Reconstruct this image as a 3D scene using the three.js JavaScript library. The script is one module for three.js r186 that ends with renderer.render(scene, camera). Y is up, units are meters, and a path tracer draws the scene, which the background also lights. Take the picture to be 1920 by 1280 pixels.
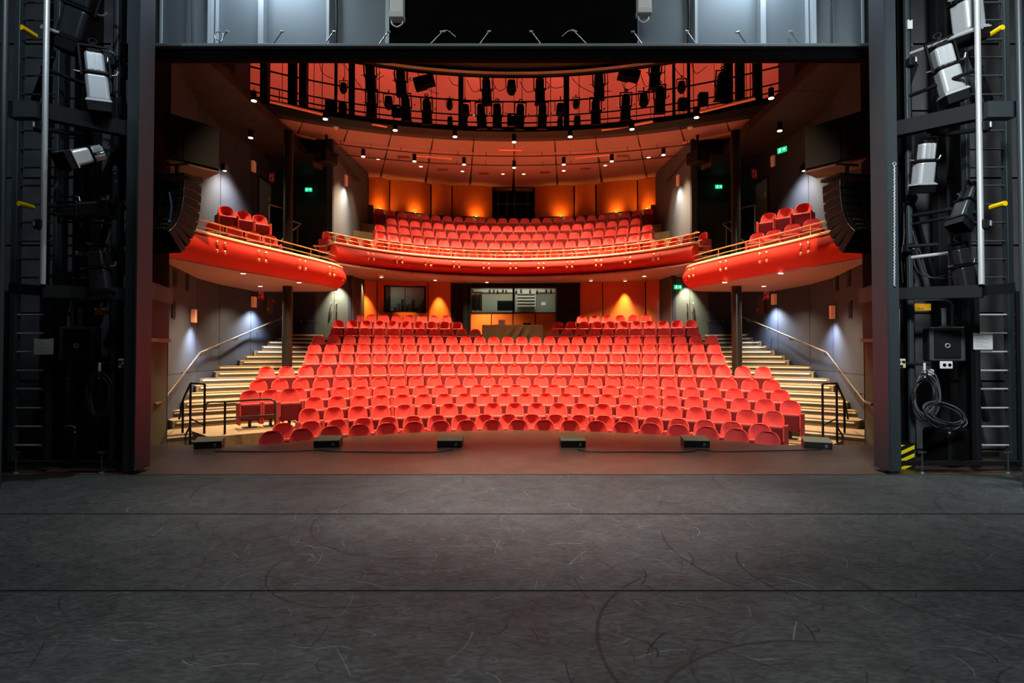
import * as THREE from 'three';
import { mergeGeometries, toCreasedNormals } from 'three/addons/utils/BufferGeometryUtils.js';
import { RoundedBoxGeometry } from 'three/addons/geometries/RoundedBoxGeometry.js';
import { FontLoader } from 'three/addons/loaders/FontLoader.js';
import { TextGeometry } from 'three/addons/geometries/TextGeometry.js';
import { RectAreaLightUniformsLib } from 'three/addons/lights/RectAreaLightUniformsLib.js';
RectAreaLightUniformsLib.init();

// ------------------------------------------------------------ camera, light, exposure
const F = 1050, EYE = 1.55, TILT = Math.atan(20 / 1050);
const scene = new THREE.Scene();
scene.background = new THREE.Color(0x000000);
const camera = new THREE.PerspectiveCamera(2 * Math.atan(640 / F) * 180 / Math.PI, 1.5, 0.05, 120);
camera.position.set(0, EYE, 0);
camera.rotation.x = TILT;
const renderer = new THREE.WebGLRenderer({ antialias: true });
renderer.toneMapping = THREE.LinearToneMapping;
renderer.toneMappingExposure = 1.0;
renderer.shadowMap.enabled = true;

const WARM = 0xffd9a8, COOL = 0xd8ecff, AMBER = 0xffae4a;
function spot(p, target, color, cd, deg, pen = 0.6, r = 2) {
  const l = new THREE.SpotLight(color, cd, 0, deg * Math.PI / 180, pen, 2);
  l.position.copy(p); l.target.position.copy(target); l.castShadow = true; l.shadow.radius = r;
  scene.add(l); scene.add(l.target); return l;
}
function glowPoint(p, color, cd, r = 2) {
  const l = new THREE.PointLight(color, cd, 0, 2); l.position.copy(p); l.castShadow = true; l.shadow.radius = r; scene.add(l); return l;
}
function area(p, target, color, nits, w, h) {
  const l = new THREE.RectAreaLight(color, nits, w, h); l.position.copy(p); l.lookAt(target); scene.add(l); return l;
}
const V = (x, y, z) => new THREE.Vector3(x, y, z);
// stage work lights, hung in the fly loft above the opening
area(V(-3.75, 7.75, -8.0), V(-3.7, 6.2, -8.62), COOL, 82, 1.0, 0.2);
area(V(3.8, 7.75, -8.0), V(3.75, 6.2, -8.62), COOL, 82, 1.0, 0.2);
// house lamps in the front ceiling, behind the header
for (const x of [-4.6, -2.3, 0, 2.3, 4.6]) spot(V(x, 9.3, -9.9), V(x * .92, 0.6, -14.7), WARM, 370, 34, 0.45, 4);
area(V(0, 8.6, -3.9), V(0, 0, -6.2), 0xe8f0f0, 13, 7, 0.8);
for (const [x, c, cd] of [[0.6, 0xf6f0e8, 640], [-1.8, 0xf6f0e8, 200], [4.2, 0xe6f4f0, 260], [-4.4, 0xe6f2f0, 115], [7.4, 0xe6f4f0, 170]]) spot(V(x * .8, 9, -6.8), V(x, 0, -6.6), c, cd, 19, 1, 6);
spot(V(0, 9, -2.4), V(0, 0, -3.2), 0xe6f2f2, 195, 30, 1, 6);
spot(V(1.6, 6.6, -0.6), V(6.4, 3.2, -8.0), 0xe6eef2, 330, 30, 0.6, 25);
spot(V(-3.4, 8.2, -2.0), V(-6.4, 5.6, -7.8), COOL, 55, 24);
// lamps in the red roof void, above and behind the lighting bridge
for (const a of [-.5, -.3, -.1, .1, .3, .5]) {
  const X = (r) => 0.08 + r * Math.sin(a), Z = (r) => -(4.4 + r * Math.cos(a));
  spot(V(X(15.3), 13.3, Z(15.3)), V(X(17), 9.6, Z(17)), 0xffb4a0, 18, 72, 0.9, 8);
  spot(V(X(15.1), 9.25, Z(15.1)), V(X(17), 11.6, Z(17)), 0xffb4a0, 6, 70, 0.9, 8);
}

// ------------------------------------------------------------ helpers
let seed = 20240607;
const rnd = () => { seed = (seed * 1664525 + 1013904223) >>> 0; return seed / 4294967296; };
const rr = (a, b) => a + (b - a) * rnd();
function at(px, py, d) {            // the point that the photograph shows at px, py, at depth d
  const y = (640 - py) / F, c = Math.cos(TILT), s = Math.sin(TILT), f = c - y * s;
  return V((px - 960) / F / f * d, EYE + (y * c + s) / f * d, -d);
}
const mir = (s, px) => 960 + s * (px - 960);
const AX = 0.08;                    // the axis of the auditorium
const used = {};
const numbered = (n) => { const k = used[n] = (used[n] ?? -1) + 1; return k ? n + '_' + String(k).padStart(3, '0') : n; };
function tag(o, label, category, group) { o.userData.label = label; o.userData.category = category; if (group) o.userData.group = group; return o; }
function thing(name, label, category, p = V(0, 0, 0), ry = 0, group) {
  const o = new THREE.Group(); o.name = numbered(name); o.position.copy(p); o.rotation.y = ry; scene.add(o); return tag(o, label, category, group);
}
function struct(name, geo, m) {
  const o = geo ? new THREE.Mesh(Array.isArray(geo) ? mg(geo) : geo, m) : new THREE.Group();
  o.name = numbered(name); o.userData.kind = 'structure'; scene.add(o); return o;
}
function part(parent, name, geo, m, label) {
  const o = new THREE.Mesh(Array.isArray(geo) ? mg(geo) : geo, m); o.name = name; parent.add(o); if (label) o.userData.label = label; return o;
}
function mg(list) {
  const out = list.map((g) => {
    const n = g.index ? g.toNonIndexed() : g.clone();
    for (const k of Object.keys(n.attributes)) if (!['position', 'normal', 'uv'].includes(k)) n.deleteAttribute(k);
    if (!n.attributes.normal) n.computeVertexNormals();
    if (!n.attributes.uv) n.setAttribute('uv', new THREE.BufferAttribute(new Float32Array(n.attributes.position.count * 2), 2));
    return n;
  });
  return out.length > 1 ? mergeGeometries(out) : out[0];
}
const box = (w, h, d, x = 0, y = 0, z = 0) => new THREE.BoxGeometry(w, h, d).translate(x, y, z);
const rbox = (w, h, d, x = 0, y = 0, z = 0, r = 0.012, n = 2) => new RoundedBoxGeometry(w, h, d, n, Math.min(r, w / 2.01, h / 2.01, d / 2.01)).translate(x, y, z);
const cyl = (r0, r1, h, x = 0, y = 0, z = 0, n = 16) => new THREE.CylinderGeometry(r0, r1, h, n).translate(x, y, z);
function bar(a, b, r = 0.02, n = 8) {
  const dir = b.clone().sub(a), L = dir.length();
  return new THREE.CylinderGeometry(r, r, L, n).applyQuaternion(new THREE.Quaternion().setFromUnitVectors(V(0, 1, 0), dir.normalize())).translate((a.x + b.x) / 2, (a.y + b.y) / 2, (a.z + b.z) / 2);
}
function beam(a, b, w, h) {          // square section; w across, h up
  const m = new THREE.Matrix4(), z = b.clone().sub(a), L = z.length(); z.normalize();
  let up = Math.abs(z.y) > 0.95 ? V(0, 0, 1) : V(0, 1, 0);
  const x = up.clone().cross(z).normalize(), y = z.clone().cross(x);
  m.makeBasis(x, y, z).setPosition((a.x + b.x) / 2, (a.y + b.y) / 2, (a.z + b.z) / 2);
  return new THREE.BoxGeometry(w, h, L).applyMatrix4(m);
}
const tube = (pts, r, seg = 24, closed = false, n = 6) => new THREE.TubeGeometry(new THREE.CatmullRomCurve3(pts, closed, 'centripetal'), seg, r, n, closed);
function extrudePlan(pts, y0, y1, holes) {      // pts: [X, depth] in plan
  const s = new THREE.Shape(pts.map((p) => new THREE.Vector2(p[0], p[1])));
  if (holes) for (const h of holes) s.holes.push(new THREE.Path(h.map((p) => new THREE.Vector2(p[0], p[1]))));
  return new THREE.ExtrudeGeometry(s, { depth: y1 - y0, bevelEnabled: false }).rotateX(-Math.PI / 2).translate(0, y0, 0);
}
const pol = (c, r, a) => [AX + r * Math.sin(a), c + r * Math.cos(a)];
function arcPts(c, r, a0, a1, n) { const o = []; for (let i = 0; i <= n; i++) o.push(pol(c, r, a0 + (a1 - a0) * i / n)); return o; }
function arcSlab(c, r0, r1, a0, a1, y0, y1, n = 24) { return extrudePlan([...arcPts(c, r0, a0, a1, n), ...arcPts(c, r1, a1, a0, n)], y0, y1); }
function sweepPlan(path, prof, capEnds = true) { // path: [X, depth]; prof: closed list of [offset to the left of travel, Y]
  const pos = [], uv = [], idx = [], n = path.length, m = prof.length; let run = 0;
  for (let i = 0; i < n; i++) {
    const p = path[Math.max(0, i - 1)], q = path[Math.min(n - 1, i + 1)];
    let tx = q[0] - p[0], td = q[1] - p[1]; const L = Math.hypot(tx, td); tx /= L; td /= L;
    if (i) run += Math.hypot(path[i][0] - path[i - 1][0], path[i][1] - path[i - 1][1]);
    let pr = 0;
    for (let j = 0; j <= m; j++) {
      const [o, y] = prof[j % m]; if (j) pr += Math.hypot(o - prof[j - 1][0], y - prof[j - 1][1]);
      pos.push(path[i][0] - td * o, y, -(path[i][1] + tx * o)); uv.push(run, pr);
    }
  }
  for (let i = 0; i < n - 1; i++) for (let j = 0; j < m; j++) { const a = i * (m + 1) + j, b = a + m + 1; idx.push(a, b, a + 1, b, b + 1, a + 1); }
  if (capEnds) for (const i of [0, n - 1]) for (let j = 1; j < m - 1; j++) { const a = i * (m + 1); i ? idx.push(a, a + j + 1, a + j) : idx.push(a, a + j, a + j + 1); }
  const g = new THREE.BufferGeometry();
  g.setAttribute('position', new THREE.Float32BufferAttribute(pos, 3)); g.setAttribute('uv', new THREE.Float32BufferAttribute(uv, 2)); g.setIndex(idx);
  return toCreasedNormals(g, 0.6);
}
const ORD = ['first', 'second', 'third', 'fourth', 'fifth', 'sixth', 'seventh', 'eighth', 'ninth', 'tenth', 'eleventh', 'twelfth', 'thirteenth', 'fourteenth', 'fifteenth', 'sixteenth', 'seventeenth', 'eighteenth', 'nineteenth', 'twentieth',
  'twenty-first', 'twenty-second', 'twenty-third', 'twenty-fourth', 'twenty-fifth', 'twenty-sixth', 'twenty-seventh', 'twenty-eighth', 'twenty-ninth', 'thirtieth'];
const SIDE = { '-1': 'left', 1: 'right' };

// ------------------------------------------------------------ textures and materials
function noiseTex(w, h, fn, srgb = true) {
  const d = new Uint8Array(w * h * 4);
  for (let y = 0; y < h; y++) for (let x = 0; x < w; x++) { const c = fn(x, y), i = (y * w + x) * 4; d[i] = c[0]; d[i + 1] = c[1]; d[i + 2] = c[2]; d[i + 3] = 255; }
  const t = new THREE.DataTexture(d, w, h); t.wrapS = t.wrapT = THREE.RepeatWrapping; t.magFilter = THREE.LinearFilter; t.minFilter = THREE.LinearMipmapLinearFilter; t.generateMipmaps = true;
  if (srgb) t.colorSpace = THREE.SRGBColorSpace; t.needsUpdate = true; return t;
}
function vnoise(n, sx, sy) {        // tileable value noise, n cells
  const g = new Float32Array(sx * sy).map(() => rnd());
  const sm = (t) => t * t * (3 - 2 * t);
  return (u, v) => { const x = u * sx, y = v * sy, i = Math.floor(x), j = Math.floor(y), a = sm(x - i), b = sm(y - j), G = (p, q) => g[((q % sy + sy) % sy) * sx + ((p % sx + sx) % sx)];
    return (G(i, j) * (1 - a) + G(i + 1, j) * a) * (1 - b) + (G(i, j + 1) * (1 - a) + G(i + 1, j + 1) * a) * b; };
}
const cl = (v) => Math.max(0, Math.min(255, v));
function canvasTex(w, h, draw) {
  const c = document.createElement('canvas'); c.width = w; c.height = h; draw(c.getContext('2d'), w, h);
  const t = new THREE.CanvasTexture(c); t.colorSpace = THREE.SRGBColorSpace; t.wrapS = t.wrapT = THREE.RepeatWrapping; t.magFilter = THREE.LinearFilter; return t;
}
const std = (color, roughness = 0.6, extra = {}) => new THREE.MeshStandardMaterial({ color, roughness, ...extra });
const phys = (color, roughness, extra = {}) => new THREE.MeshPhysicalMaterial({ color, roughness, ...extra });
const lin = (r, g, b) => new THREE.Color().setRGB(r, g, b);

// scuffed dance vinyl: speckle, long scratches and rubber marks (uv in metres / 6)
const nA = vnoise(0, 9, 9), nB = vnoise(0, 47, 47), nC = vnoise(0, 190, 520);
const vinylTex = canvasTex(2048, 2048, (g, w, h) => {
  const im = g.createImageData(w, h);
  for (let y = 0; y < h; y++) for (let x = 0; x < w; x++) {
    const u = x / w, v = y / h, k = 50 + 7 * (nA(u, v) - 0.5) + 10 * (nB(u, v) - 0.5) + 22 * (nC(u, v) - 0.5) + 16 * (rnd() - 0.5), i = (y * w + x) * 4;
    im.data[i] = cl(k); im.data[i + 1] = cl(k + 1); im.data[i + 2] = cl(k + 1); im.data[i + 3] = 255;
  }
  g.putImageData(im, 0, 0);
  g.lineCap = 'round';
  for (let i = 0; i < 1100; i++) {
    const x = rr(0, w), y = rr(0, h), a = rr(0, 6.28), L = rr(8, 110), b = rr(-0.9, 0.9), light = rnd() < 0.55;
    g.strokeStyle = light ? `rgba(165,170,175,${rr(0.1, 0.55)})` : `rgba(8,8,10,${rr(0.25, 0.7)})`; g.lineWidth = light ? rr(0.6, 1.6) : rr(1, 3.2);
    g.beginPath(); g.moveTo(x, y); g.quadraticCurveTo(x + Math.cos(a) * L / 2 + Math.sin(a) * b * 25, y + Math.sin(a) * L / 2 - Math.cos(a) * b * 25, x + Math.cos(a) * L, y + Math.sin(a) * L); g.stroke();
  }
  for (let i = 0; i < 900; i++) { g.fillStyle = `rgba(180,182,180,${rr(0.05, 0.4)})`; const r = rr(0.4, 1.6); g.fillRect(rr(0, w), rr(0, h), r, r); }
  for (let i = 0; i < 16; i++) {      // long turning marks of castors
    g.strokeStyle = `rgba(14,14,16,${rr(0.25, 0.5)})`; g.lineWidth = rr(3, 7); g.beginPath();
    const x = rr(200, w - 200), y = rr(200, h - 200); g.arc(x, y, rr(120, 500), rr(0, 3), rr(3, 5)); g.stroke();
  }
});
vinylTex.repeat.set(1 / 6, 1 / 6);
const apronTex = noiseTex(512, 512, (x, y) => { const u = x / 512, v = y / 512, k = 66 + 14 * (nA(u, v) - 0.5) + 14 * (nB(u, v) - 0.5) + 12 * (nC(u, v) - 0.5) + 8 * (rnd() - 0.5); return [cl(k * 1.05), cl(k * 0.82), cl(k * 0.68)]; });
apronTex.repeat.set(1 / 3, 1 / 3);
const grainA = vnoise(0, 70, 5), grainB = vnoise(0, 200, 9);
const woodTex = noiseTex(512, 512, (x, y) => { const u = x / 512, v = y / 512, k = 1 + 0.09 * (grainA(u, v) - 0.5) + 0.08 * (grainB(u, v) - 0.5) + 0.04 * (rnd() - 0.5); return [cl(174 * k), cl(90 * k), cl(38 * k)]; });
woodTex.repeat.set(0.7, 0.35);
const stepTex = noiseTex(256, 256, (x, y) => { const u = x / 256, v = y / 256, k = 1 + 0.2 * (nB(u, v) - 0.5) + 0.14 * (rnd() - 0.5); return [cl(106 * k), cl(88 * k), cl(60 * k)]; });
const ceilTex = noiseTex(256, 512, (x, y) => { const v = y / 512, k = 1 + 0.12 * (nB(x / 256, v) - 0.5) + 0.05 * (rnd() - 0.5) - ((y % 64) < 3 ? 0.3 : 0); return [cl(176 * k), cl(104 * k), cl(92 * k)]; });
ceilTex.repeat.set(0.5, 0.8);
const wallTex = noiseTex(512, 512, (x, y) => { const u = x / 512, v = y / 512, k = 1 + 0.16 * (nA(u, v) - 0.5) + 0.1 * (nB(u, v) - 0.5) + 0.06 * (rnd() - 0.5); return [cl(30 * k), cl(38 * k), cl(55 * k)]; });
wallTex.repeat.set(0.4, 0.4);
const boardTex = noiseTex(512, 256, (x, y) => { const u = x / 512, v = y / 256, k = 74 + 20 * (nA(u, v) - 0.5) + 10 * (nC(v, u) - 0.5) + 6 * (rnd() - 0.5); return [cl(k), cl(k), cl(k + 2)]; });
boardTex.repeat.set(0.5, 0.5);
const velvetBump = noiseTex(256, 256, () => { const k = 110 + 60 * rnd(); return [k, k, k]; }, false); velvetBump.repeat.set(9, 9);

const M = {
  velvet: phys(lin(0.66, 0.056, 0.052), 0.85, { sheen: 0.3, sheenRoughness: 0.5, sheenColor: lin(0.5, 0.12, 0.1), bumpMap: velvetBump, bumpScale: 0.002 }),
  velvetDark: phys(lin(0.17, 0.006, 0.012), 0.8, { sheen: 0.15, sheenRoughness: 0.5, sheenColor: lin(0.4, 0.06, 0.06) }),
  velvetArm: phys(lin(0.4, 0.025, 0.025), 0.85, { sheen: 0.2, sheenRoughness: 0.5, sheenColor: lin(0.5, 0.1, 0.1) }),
  vinyl: phys(0xffffff, 0.55, { specularIntensity: 0.45, map: vinylTex }),
  apron: std(0xffffff, 0.4, { map: apronTex }),
  seam: std(0x070708, 0.7),
  wood: phys(0xffffff, 0.36, { map: woodTex, clearcoat: 0.25, clearcoatRoughness: 0.3 }),
  step: std(0xffffff, 0.75, { map: stepTex }),
  riser: std(0x352c22, 0.8),
  nosing: std(0xe8dcc0, 0.45),
  ceil: std(0x2c2220, 0.7, { map: ceilTex }),
  ceilPink: std(lin(.27, .13, .125), 0.75),
  soffit: std(lin(0.26, 0.13, 0.105), 0.7),
  wall: std(0xffffff, 0.75, { map: wallTex }),
  wallPale: std(0x3d4550, 0.8),
  voidRed: std(lin(0.55, 0.11, 0.07), 0.9),
  fascia: phys(lin(0.42, 0.02, 0.011), 0.75, { specularIntensity: 0.4 }),
  rim: phys(lin(0.86, 0.58, 0.34), 0.45),
  brass: std(0xf0c090, 0.25, { metalness: 0.85 }),
  railGold: std(0xd8a070, 0.32, { metalness: 0.6 }),
  steel: std(0x625b4e, 0.38, { metalness: 0.8 }),
  chrome: std(0xd6dade, 0.22, { metalness: 0.92 }),
  silver: std(0xc2c6c8, 0.32, { metalness: 0.4 }),
  black: phys(0x0b0b0d, 0.55, { specularIntensity: 0.3 }),
  blackGloss: std(0x0c0c0e, 0.28),
  blackCloth: phys(0x050506, 0.95, { specularIntensity: 0.1 }),
  towerSteel: std(0x3c4448, 0.42, { metalness: 0.3 }),
  towerDark: phys(0x16171a, 0.6, { specularIntensity: 0.25 }),
  board: std(0xffffff, 0.6, { map: boardTex }),
  ribSteel: std(0xa9b2b6, 0.45, { metalness: 0.2 }),
  curtainSteel: std(0x5f686c, 0.55, { metalness: 0.2 }),
  column: std(0x24221f, 0.3, { metalness: 0.4 }),
  door: std(0x4a5148, 0.5),
  yellow: std(0xf2c400, 0.5),
  sign: std(0xd8960a, 0.6),
  white: std(0xd8d8d2, 0.6),
  paper: std(0xc9ccc8, 0.9),
  redSign: std(0xc01c20, 0.6),
  glass: phys(0xffffff, 0.02, { transmission: 1, thickness: 0, ior: 1.5 }),
  cloth: std(0x4c4430, 0.95),
  cable: std(0x16171a, 0.5),
  cableGrey: std(0x55595c, 0.5),
  boothWall: std(0xa7ab98, 0.9),
  plinth: std(0x3d4034, 0.8),
  glow: std(0xffffff, 0.4, { emissive: 0xffe6c4, emissiveIntensity: 5 }),
  glowGreen: std(0x0c6a44, 0.5, { emissive: 0x12d890, emissiveIntensity: 1.1 }),
  sconce: std(0xd8a98a, 0.6, { emissive: 0xd88a60, emissiveIntensity: 0.12 }),
};

// ------------------------------------------------------------ stage floor
const C0 = 5.2;                       // the rows of the stalls turn about this depth on the axis
const stageEdge = [];
for (let i = 0; i <= 40; i++) { const a = -0.79 + 1.58 * i / 40; stageEdge.push(pol(C0, 5.95, a)); }
const sf = struct('floor');
part(sf, 'floor_deck', extrudePlan([[-11, -4.4], [-11, 9.38], [stageEdge[0][0], 9.38], ...stageEdge, [stageEdge[40][0], 9.38], [11, 9.38], [11, -4.4]], -0.35, -0.005), M.seam);
part(sf, 'apron_board', extrudePlan([[-11, 7.15], [-11, 9.4], [stageEdge[0][0], 9.4], ...stageEdge, [stageEdge[40][0], 9.4], [11, 9.4], [11, 7.15]], -0.006, 0), M.apron);
{
  const seams = [-4.4, -3.37, -1.6, 0.17, 1.9, 3.665, 5.395, 7.13];
  for (let i = 0; i < seams.length - 1; i++) part(sf, 'floor_strip', extrudePlan([[-10.9, seams[i] + 0.016], [-10.9, seams[i + 1] - 0.016], [10.9, seams[i + 1] - 0.016], [10.9, seams[i] + 0.016]], -0.006, 0.0005), M.vinyl);
}
// ------------------------------------------------------------ stage house
struct('wall_back_stage', box(22.4, 11, 0.2, 0, 5, 4.5), M.black);
struct('wall_stage_left', box(0.2, 11, 13.4, -11.1, 5, -2.2), M.black);
struct('wall_stage_right', box(0.2, 11, 13.4, 11.1, 5, -2.2), M.black);
struct('ceiling_stage', box(22.4, 0.2, 13.6, 0, 10.2, -2.2), M.black);
for (const s of [-1, 1]) {            // proscenium wall of boards on each side of the opening
  const w = struct(`wall_proscenium_${SIDE[s]}`);
  const x0 = s * 5.87;
  part(w, 'wall_core', box(5.3, 10.4, 0.12, x0 + s * 2.65, 5, -8.99), M.black);
  part(w, 'jamb', box(0.06, 6.1, 0.14, x0 + s * 0.03, 3.04, -8.98), M.blackCloth);
  part(w, 'reveal_panel', extrudePlan([[s * 5.0, 7.36], [s * 5.87, 8.95], [s * 5.93, 8.95], [s * 5.06, 7.36]], 0.005, 10), M.blackCloth);
  for (let k = 0; k < 8; k++) for (let j = 0; j < 3; j++) part(w, 'board', box(1.42, 1.05, 0.03, x0 + s * (0.82 + j * 1.45), 0.55 + k * 1.08, -8.905), M.board);
}
// ------------------------------------------------------------ iron curtain above the opening
{
  const D = 8.6, hd = struct('wall_header');
  part(hd, 'header_beam', box(12.2, 0.2, 0.12, 0, 6.14, -8.56), M.blackCloth);
  part(hd, 'ledge', rbox(12.2, 0.05, 0.1, 0, 6.22, -8.47), M.curtainSteel);
  part(hd, 'curtain_sheet', box(12.2, 3.6, 0.06, 0, 8.05, -8.66), M.curtainSteel);
  for (const [a, b, dep] of [[296, 300, .03], [391, 399, .1], [403, 406, .06], [487, 497, .13], [613, 618, .1], [722, 730, .05]])
    for (const s of [-1, 1]) { const p = at(mir(s, 1920 - a), 50, D - 0.05), q = at(mir(s, 1920 - b), 50, D - 0.05); part(hd, 'curtain_rib', box(Math.abs(p.x - q.x), 3.6, dep, (p.x + q.x) / 2, 8.07, -8.62 + dep / 2), M.ribSteel); }
  for (const s of [-1, 1]) { const p = at(mir(s, 1920 - 630), 50, D); part(hd, 'cable_duct', tube([V(p.x, 9.8, -8.58), V(p.x - .01, 7.4, -8.57), V(p.x + .015, 6.8, -8.58), V(p.x, 6.3, -8.58)], 0.022), M.cable);
    const q = at(mir(s, 1920 - 362), 50, D); part(hd, 'cable_duct', tube([V(q.x, 9.8, -8.58), V(q.x - .01, 7.2, -8.57), V(q.x, 6.3, -8.58)], 0.012), M.cable); }
  const c0 = at(730, 40, 8.5).x, c1 = at(1195, 40, 8.5).x;
  part(hd, 'dark_centre_panel', box(c1 - c0, 3.6, 0.06, (c0 + c1) / 2, 8.08, -8.52), M.blackCloth);
  struct('wall_header_upper', box(22, 3.9, 0.1, 0, 8.2, -8.98), M.black);
}
// ------------------------------------------------------------ auditorium walls
const WP = [[7.2, 11.6], [8.08, 12.8], [8.98, 15.8], [9.13, 17.3], [8.95, 19.0], [8.93, 22.6]];   // distance from the axis, depth
const ax = (s, d) => AX + s * d;
for (const s of [-1, 1]) {
  const w = struct(`wall_${SIDE[s]}`);
  for (let i = 0; i < WP.length - 1; i++) {
    const [a, b] = [WP[i], WP[i + 1]], L = Math.hypot(b[0] - a[0], b[1] - a[1]), g = 0.012 / L;
    const P = (t, o) => { const x = a[0] + (b[0] - a[0]) * t, d = a[1] + (b[1] - a[1]) * t; return [ax(s, x + o * (b[1] - a[1]) / L), d - o * (b[0] - a[0]) / L]; };
    const band = (y0, y1, m = M.wall) => part(w, 'wall_panel', extrudePlan([P(g, 0), P(1 - g, 0), P(1 - g, 0.14), P(g, 0.14)], y0, y1), m);
    band(-0.9, 1.0); band(1.012, 3.9); band(3.912, 8.6); band(8.612, 14.2, M.black);
    part(w, 'wall_core', extrudePlan([P(0, 0.05), P(1, 0.05), P(1.02, 0.25), P(-.02, 0.25)], -0.9, 14.2), M.black);
  }
  // low side wall with a plain door beside the opening
  const q = struct(`wall_passage_${SIDE[s]}`);
  const sg = (a, b, t, y0, y1, m, name) => part(q, name, extrudePlan([[ax(s, a[0]), a[1]], [ax(s, b[0]), b[1]], [ax(s, b[0] + t), b[1]], [ax(s, a[0] + t), a[1]]], y0, y1), m);
  sg([6.6, 9.15], [7.22, 11.62], 0.14, -0.9, 1.75, M.plinth, 'passage_door');
  sg([6.58, 9.15], [7.2, 11.62], 0.14, 1.8, 2.55, M.wall, 'wall_panel');
  sg([6.5, 9.15], [7.14, 11.6], 0.2, 1.75, 1.82, M.curtainSteel, 'door_head');
  sg([6.4, 9.15], [7.1, 11.58], 0.3, 2.55, 2.85, M.wallPale, 'duct_box');
  sg([6.6, 9.15], [7.22, 11.62], 0.14, 2.85, 14.2, M.blackCloth, 'wall_panel');
}
struct('floor_stalls', box(20, 0.2, 18, 0, -0.81, -18), M.step);
// roof over everything
struct('ceiling_roof', box(21, 0.2, 22, 0, 14.3, -19.5), M.black);
// ------------------------------------------------------------ terraces of the stalls
const TOPY = [.146, .144, .303, .466, .628, .815, 1.137, 1.486, 1.82, 2.14, 2.467, 2.81, 3.12];
const ROWD = [11.7, 12.75, 13.82, 14.88, 15.95, 16.97, 18.07, 19.19, 20.27, 21.3, 22.35, 23.35, 24.3];
const SEATH = 0.86, ROWR = ROWD.map((d) => d - C0), ROWF = TOPY.map((y) => y - SEATH);
function wallAngle(r, s, c = C0) {    // angle at which a row circle meets the side wall
  let a = 0; for (; a < 1.4; a += 0.002) {
    const [x, d] = pol(c, r, a); let lim = 99;
    for (let i = 0; i < WP.length - 1; i++) if (d >= WP[i][1] && d <= WP[i + 1][1]) lim = WP[i][0] + (WP[i + 1][0] - WP[i][0]) * (d - WP[i][1]) / (WP[i + 1][1] - WP[i][1]);
    if (d < WP[0][1]) break; if (x - AX > lim + 0.03) break;
  }
  return s * a;
}
const terr = struct('floor_terrace');
for (let i = 2; i < 13; i++) {
  const r0 = ROWR[i] - 0.62, r1 = i < 12 ? ROWR[i + 1] - 0.6 : 19.6;
  const a = Math.min(wallAngle(r0, 1), wallAngle(r1, 1) + 0.03), y = ROWF[i];
  const t = part(terr, 'step', arcSlab(C0, r0, r1, -a, a, Math.max(-0.75, y - 0.36), y, 48), M.step);
  for (const s of [-1, 1]) {          // pale nosing and lit riser strip where the aisle crosses the terrace
    part(t, 'step_nosing', arcSlab(C0, r0 - 0.008, r0 + 0.03, s * 0.42, s * (a - .008), y - 0.07, y - 0.035, 16), M.nosing);
    part(t, 'riser', arcSlab(C0, r0 - 0.004, r0 + 0.02, s * 0.42, s * (a - .004), y - 0.14, y - 0.07, 16), M.riser);
  }
  if (i >= 6) {                       // half step in each aisle
    const ym = (ROWF[i - 1] + y) / 2, h0 = r0 - 0.36, aw = wallAngle(h0, 1);
    for (const s of [-1, 1]) {
      const in0 = s * [0, 0, 0, 0, 0, 0, .555, .5, .465, .435, .42, .4, .36][i];
      const b = part(terr, 'step', arcSlab(C0, h0, r0 + 0.02, in0, s * aw, ym - 0.3, ym, 16), M.step);
      part(b, 'step_nosing', arcSlab(C0, h0 - 0.008, h0 + 0.03, in0, s * (aw - .008), ym - 0.07, ym - 0.035, 16), M.nosing);
      part(b, 'riser', arcSlab(C0, h0 - 0.004, h0 + 0.02, in0, s * (aw - .004), ym - 0.14, ym - 0.07, 16), M.riser);
    }
  }
}
struct('floor_landing', extrudePlan([[-9.2, 22.2], [9.3, 22.2], [9.3, 29], [-9.2, 29]], 2.0, 2.255), M.step);
// ------------------------------------------------------------ rear of the stalls: door walls, timber panels, control room
const RW = 20.35;                     // radius of the timber back wall
function pxAngle(px, R, c) { const k = (px - 960) / F; return Math.atan(k) + Math.asin((k * c - AX) / (R * Math.hypot(1, k))); }
for (const s of [-1, 1]) {
  const w = struct(`wall_rear_${SIDE[s]}`);
  const x0 = at(mir(s, 1330), 600, 22.3).x, x1 = at(mir(s, 1260), 600, 22.3).x, xo = ax(s, 9.1);
  part(w, 'wall_panel', box(Math.abs(xo - x0), 2.6, 0.12, (xo + x0) / 2, 3.45, -22.36), M.wall);
  part(w, 'wall_panel', box(0.12, 2.6, 2.3, x1 + s * 0.12, 3.45, -23.5), M.wall);
  part(w, 'wall_panel', box(Math.abs(x1 - x0), 0.25, 0.12, (x1 + x0) / 2, 4.62, -22.36), M.wall);
  const dr = struct(`door_${s < 0 ? 1 : 2}`);
  for (const k of [0, 1]) {
    const a = x0 + (x1 - x0) * k / 2, b = x0 + (x1 - x0) * (k + 1) / 2, lf = part(dr, 'door_leaf', rbox(Math.abs(a - b) - 0.015, 2.24, 0.06, (a + b) / 2, 3.37, -22.42, 0.01), M.door);
    const hx = x0 + (x1 - x0) * (k ? 0.57 : 0.43);
    part(lf, 'door_handle', tube([V(hx, 3.18, -22.38), V(hx, 3.2, -22.3), V(hx, 3.5, -22.3), V(hx, 3.52, -22.38)], 0.018), M.chrome);
  }
}
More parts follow.
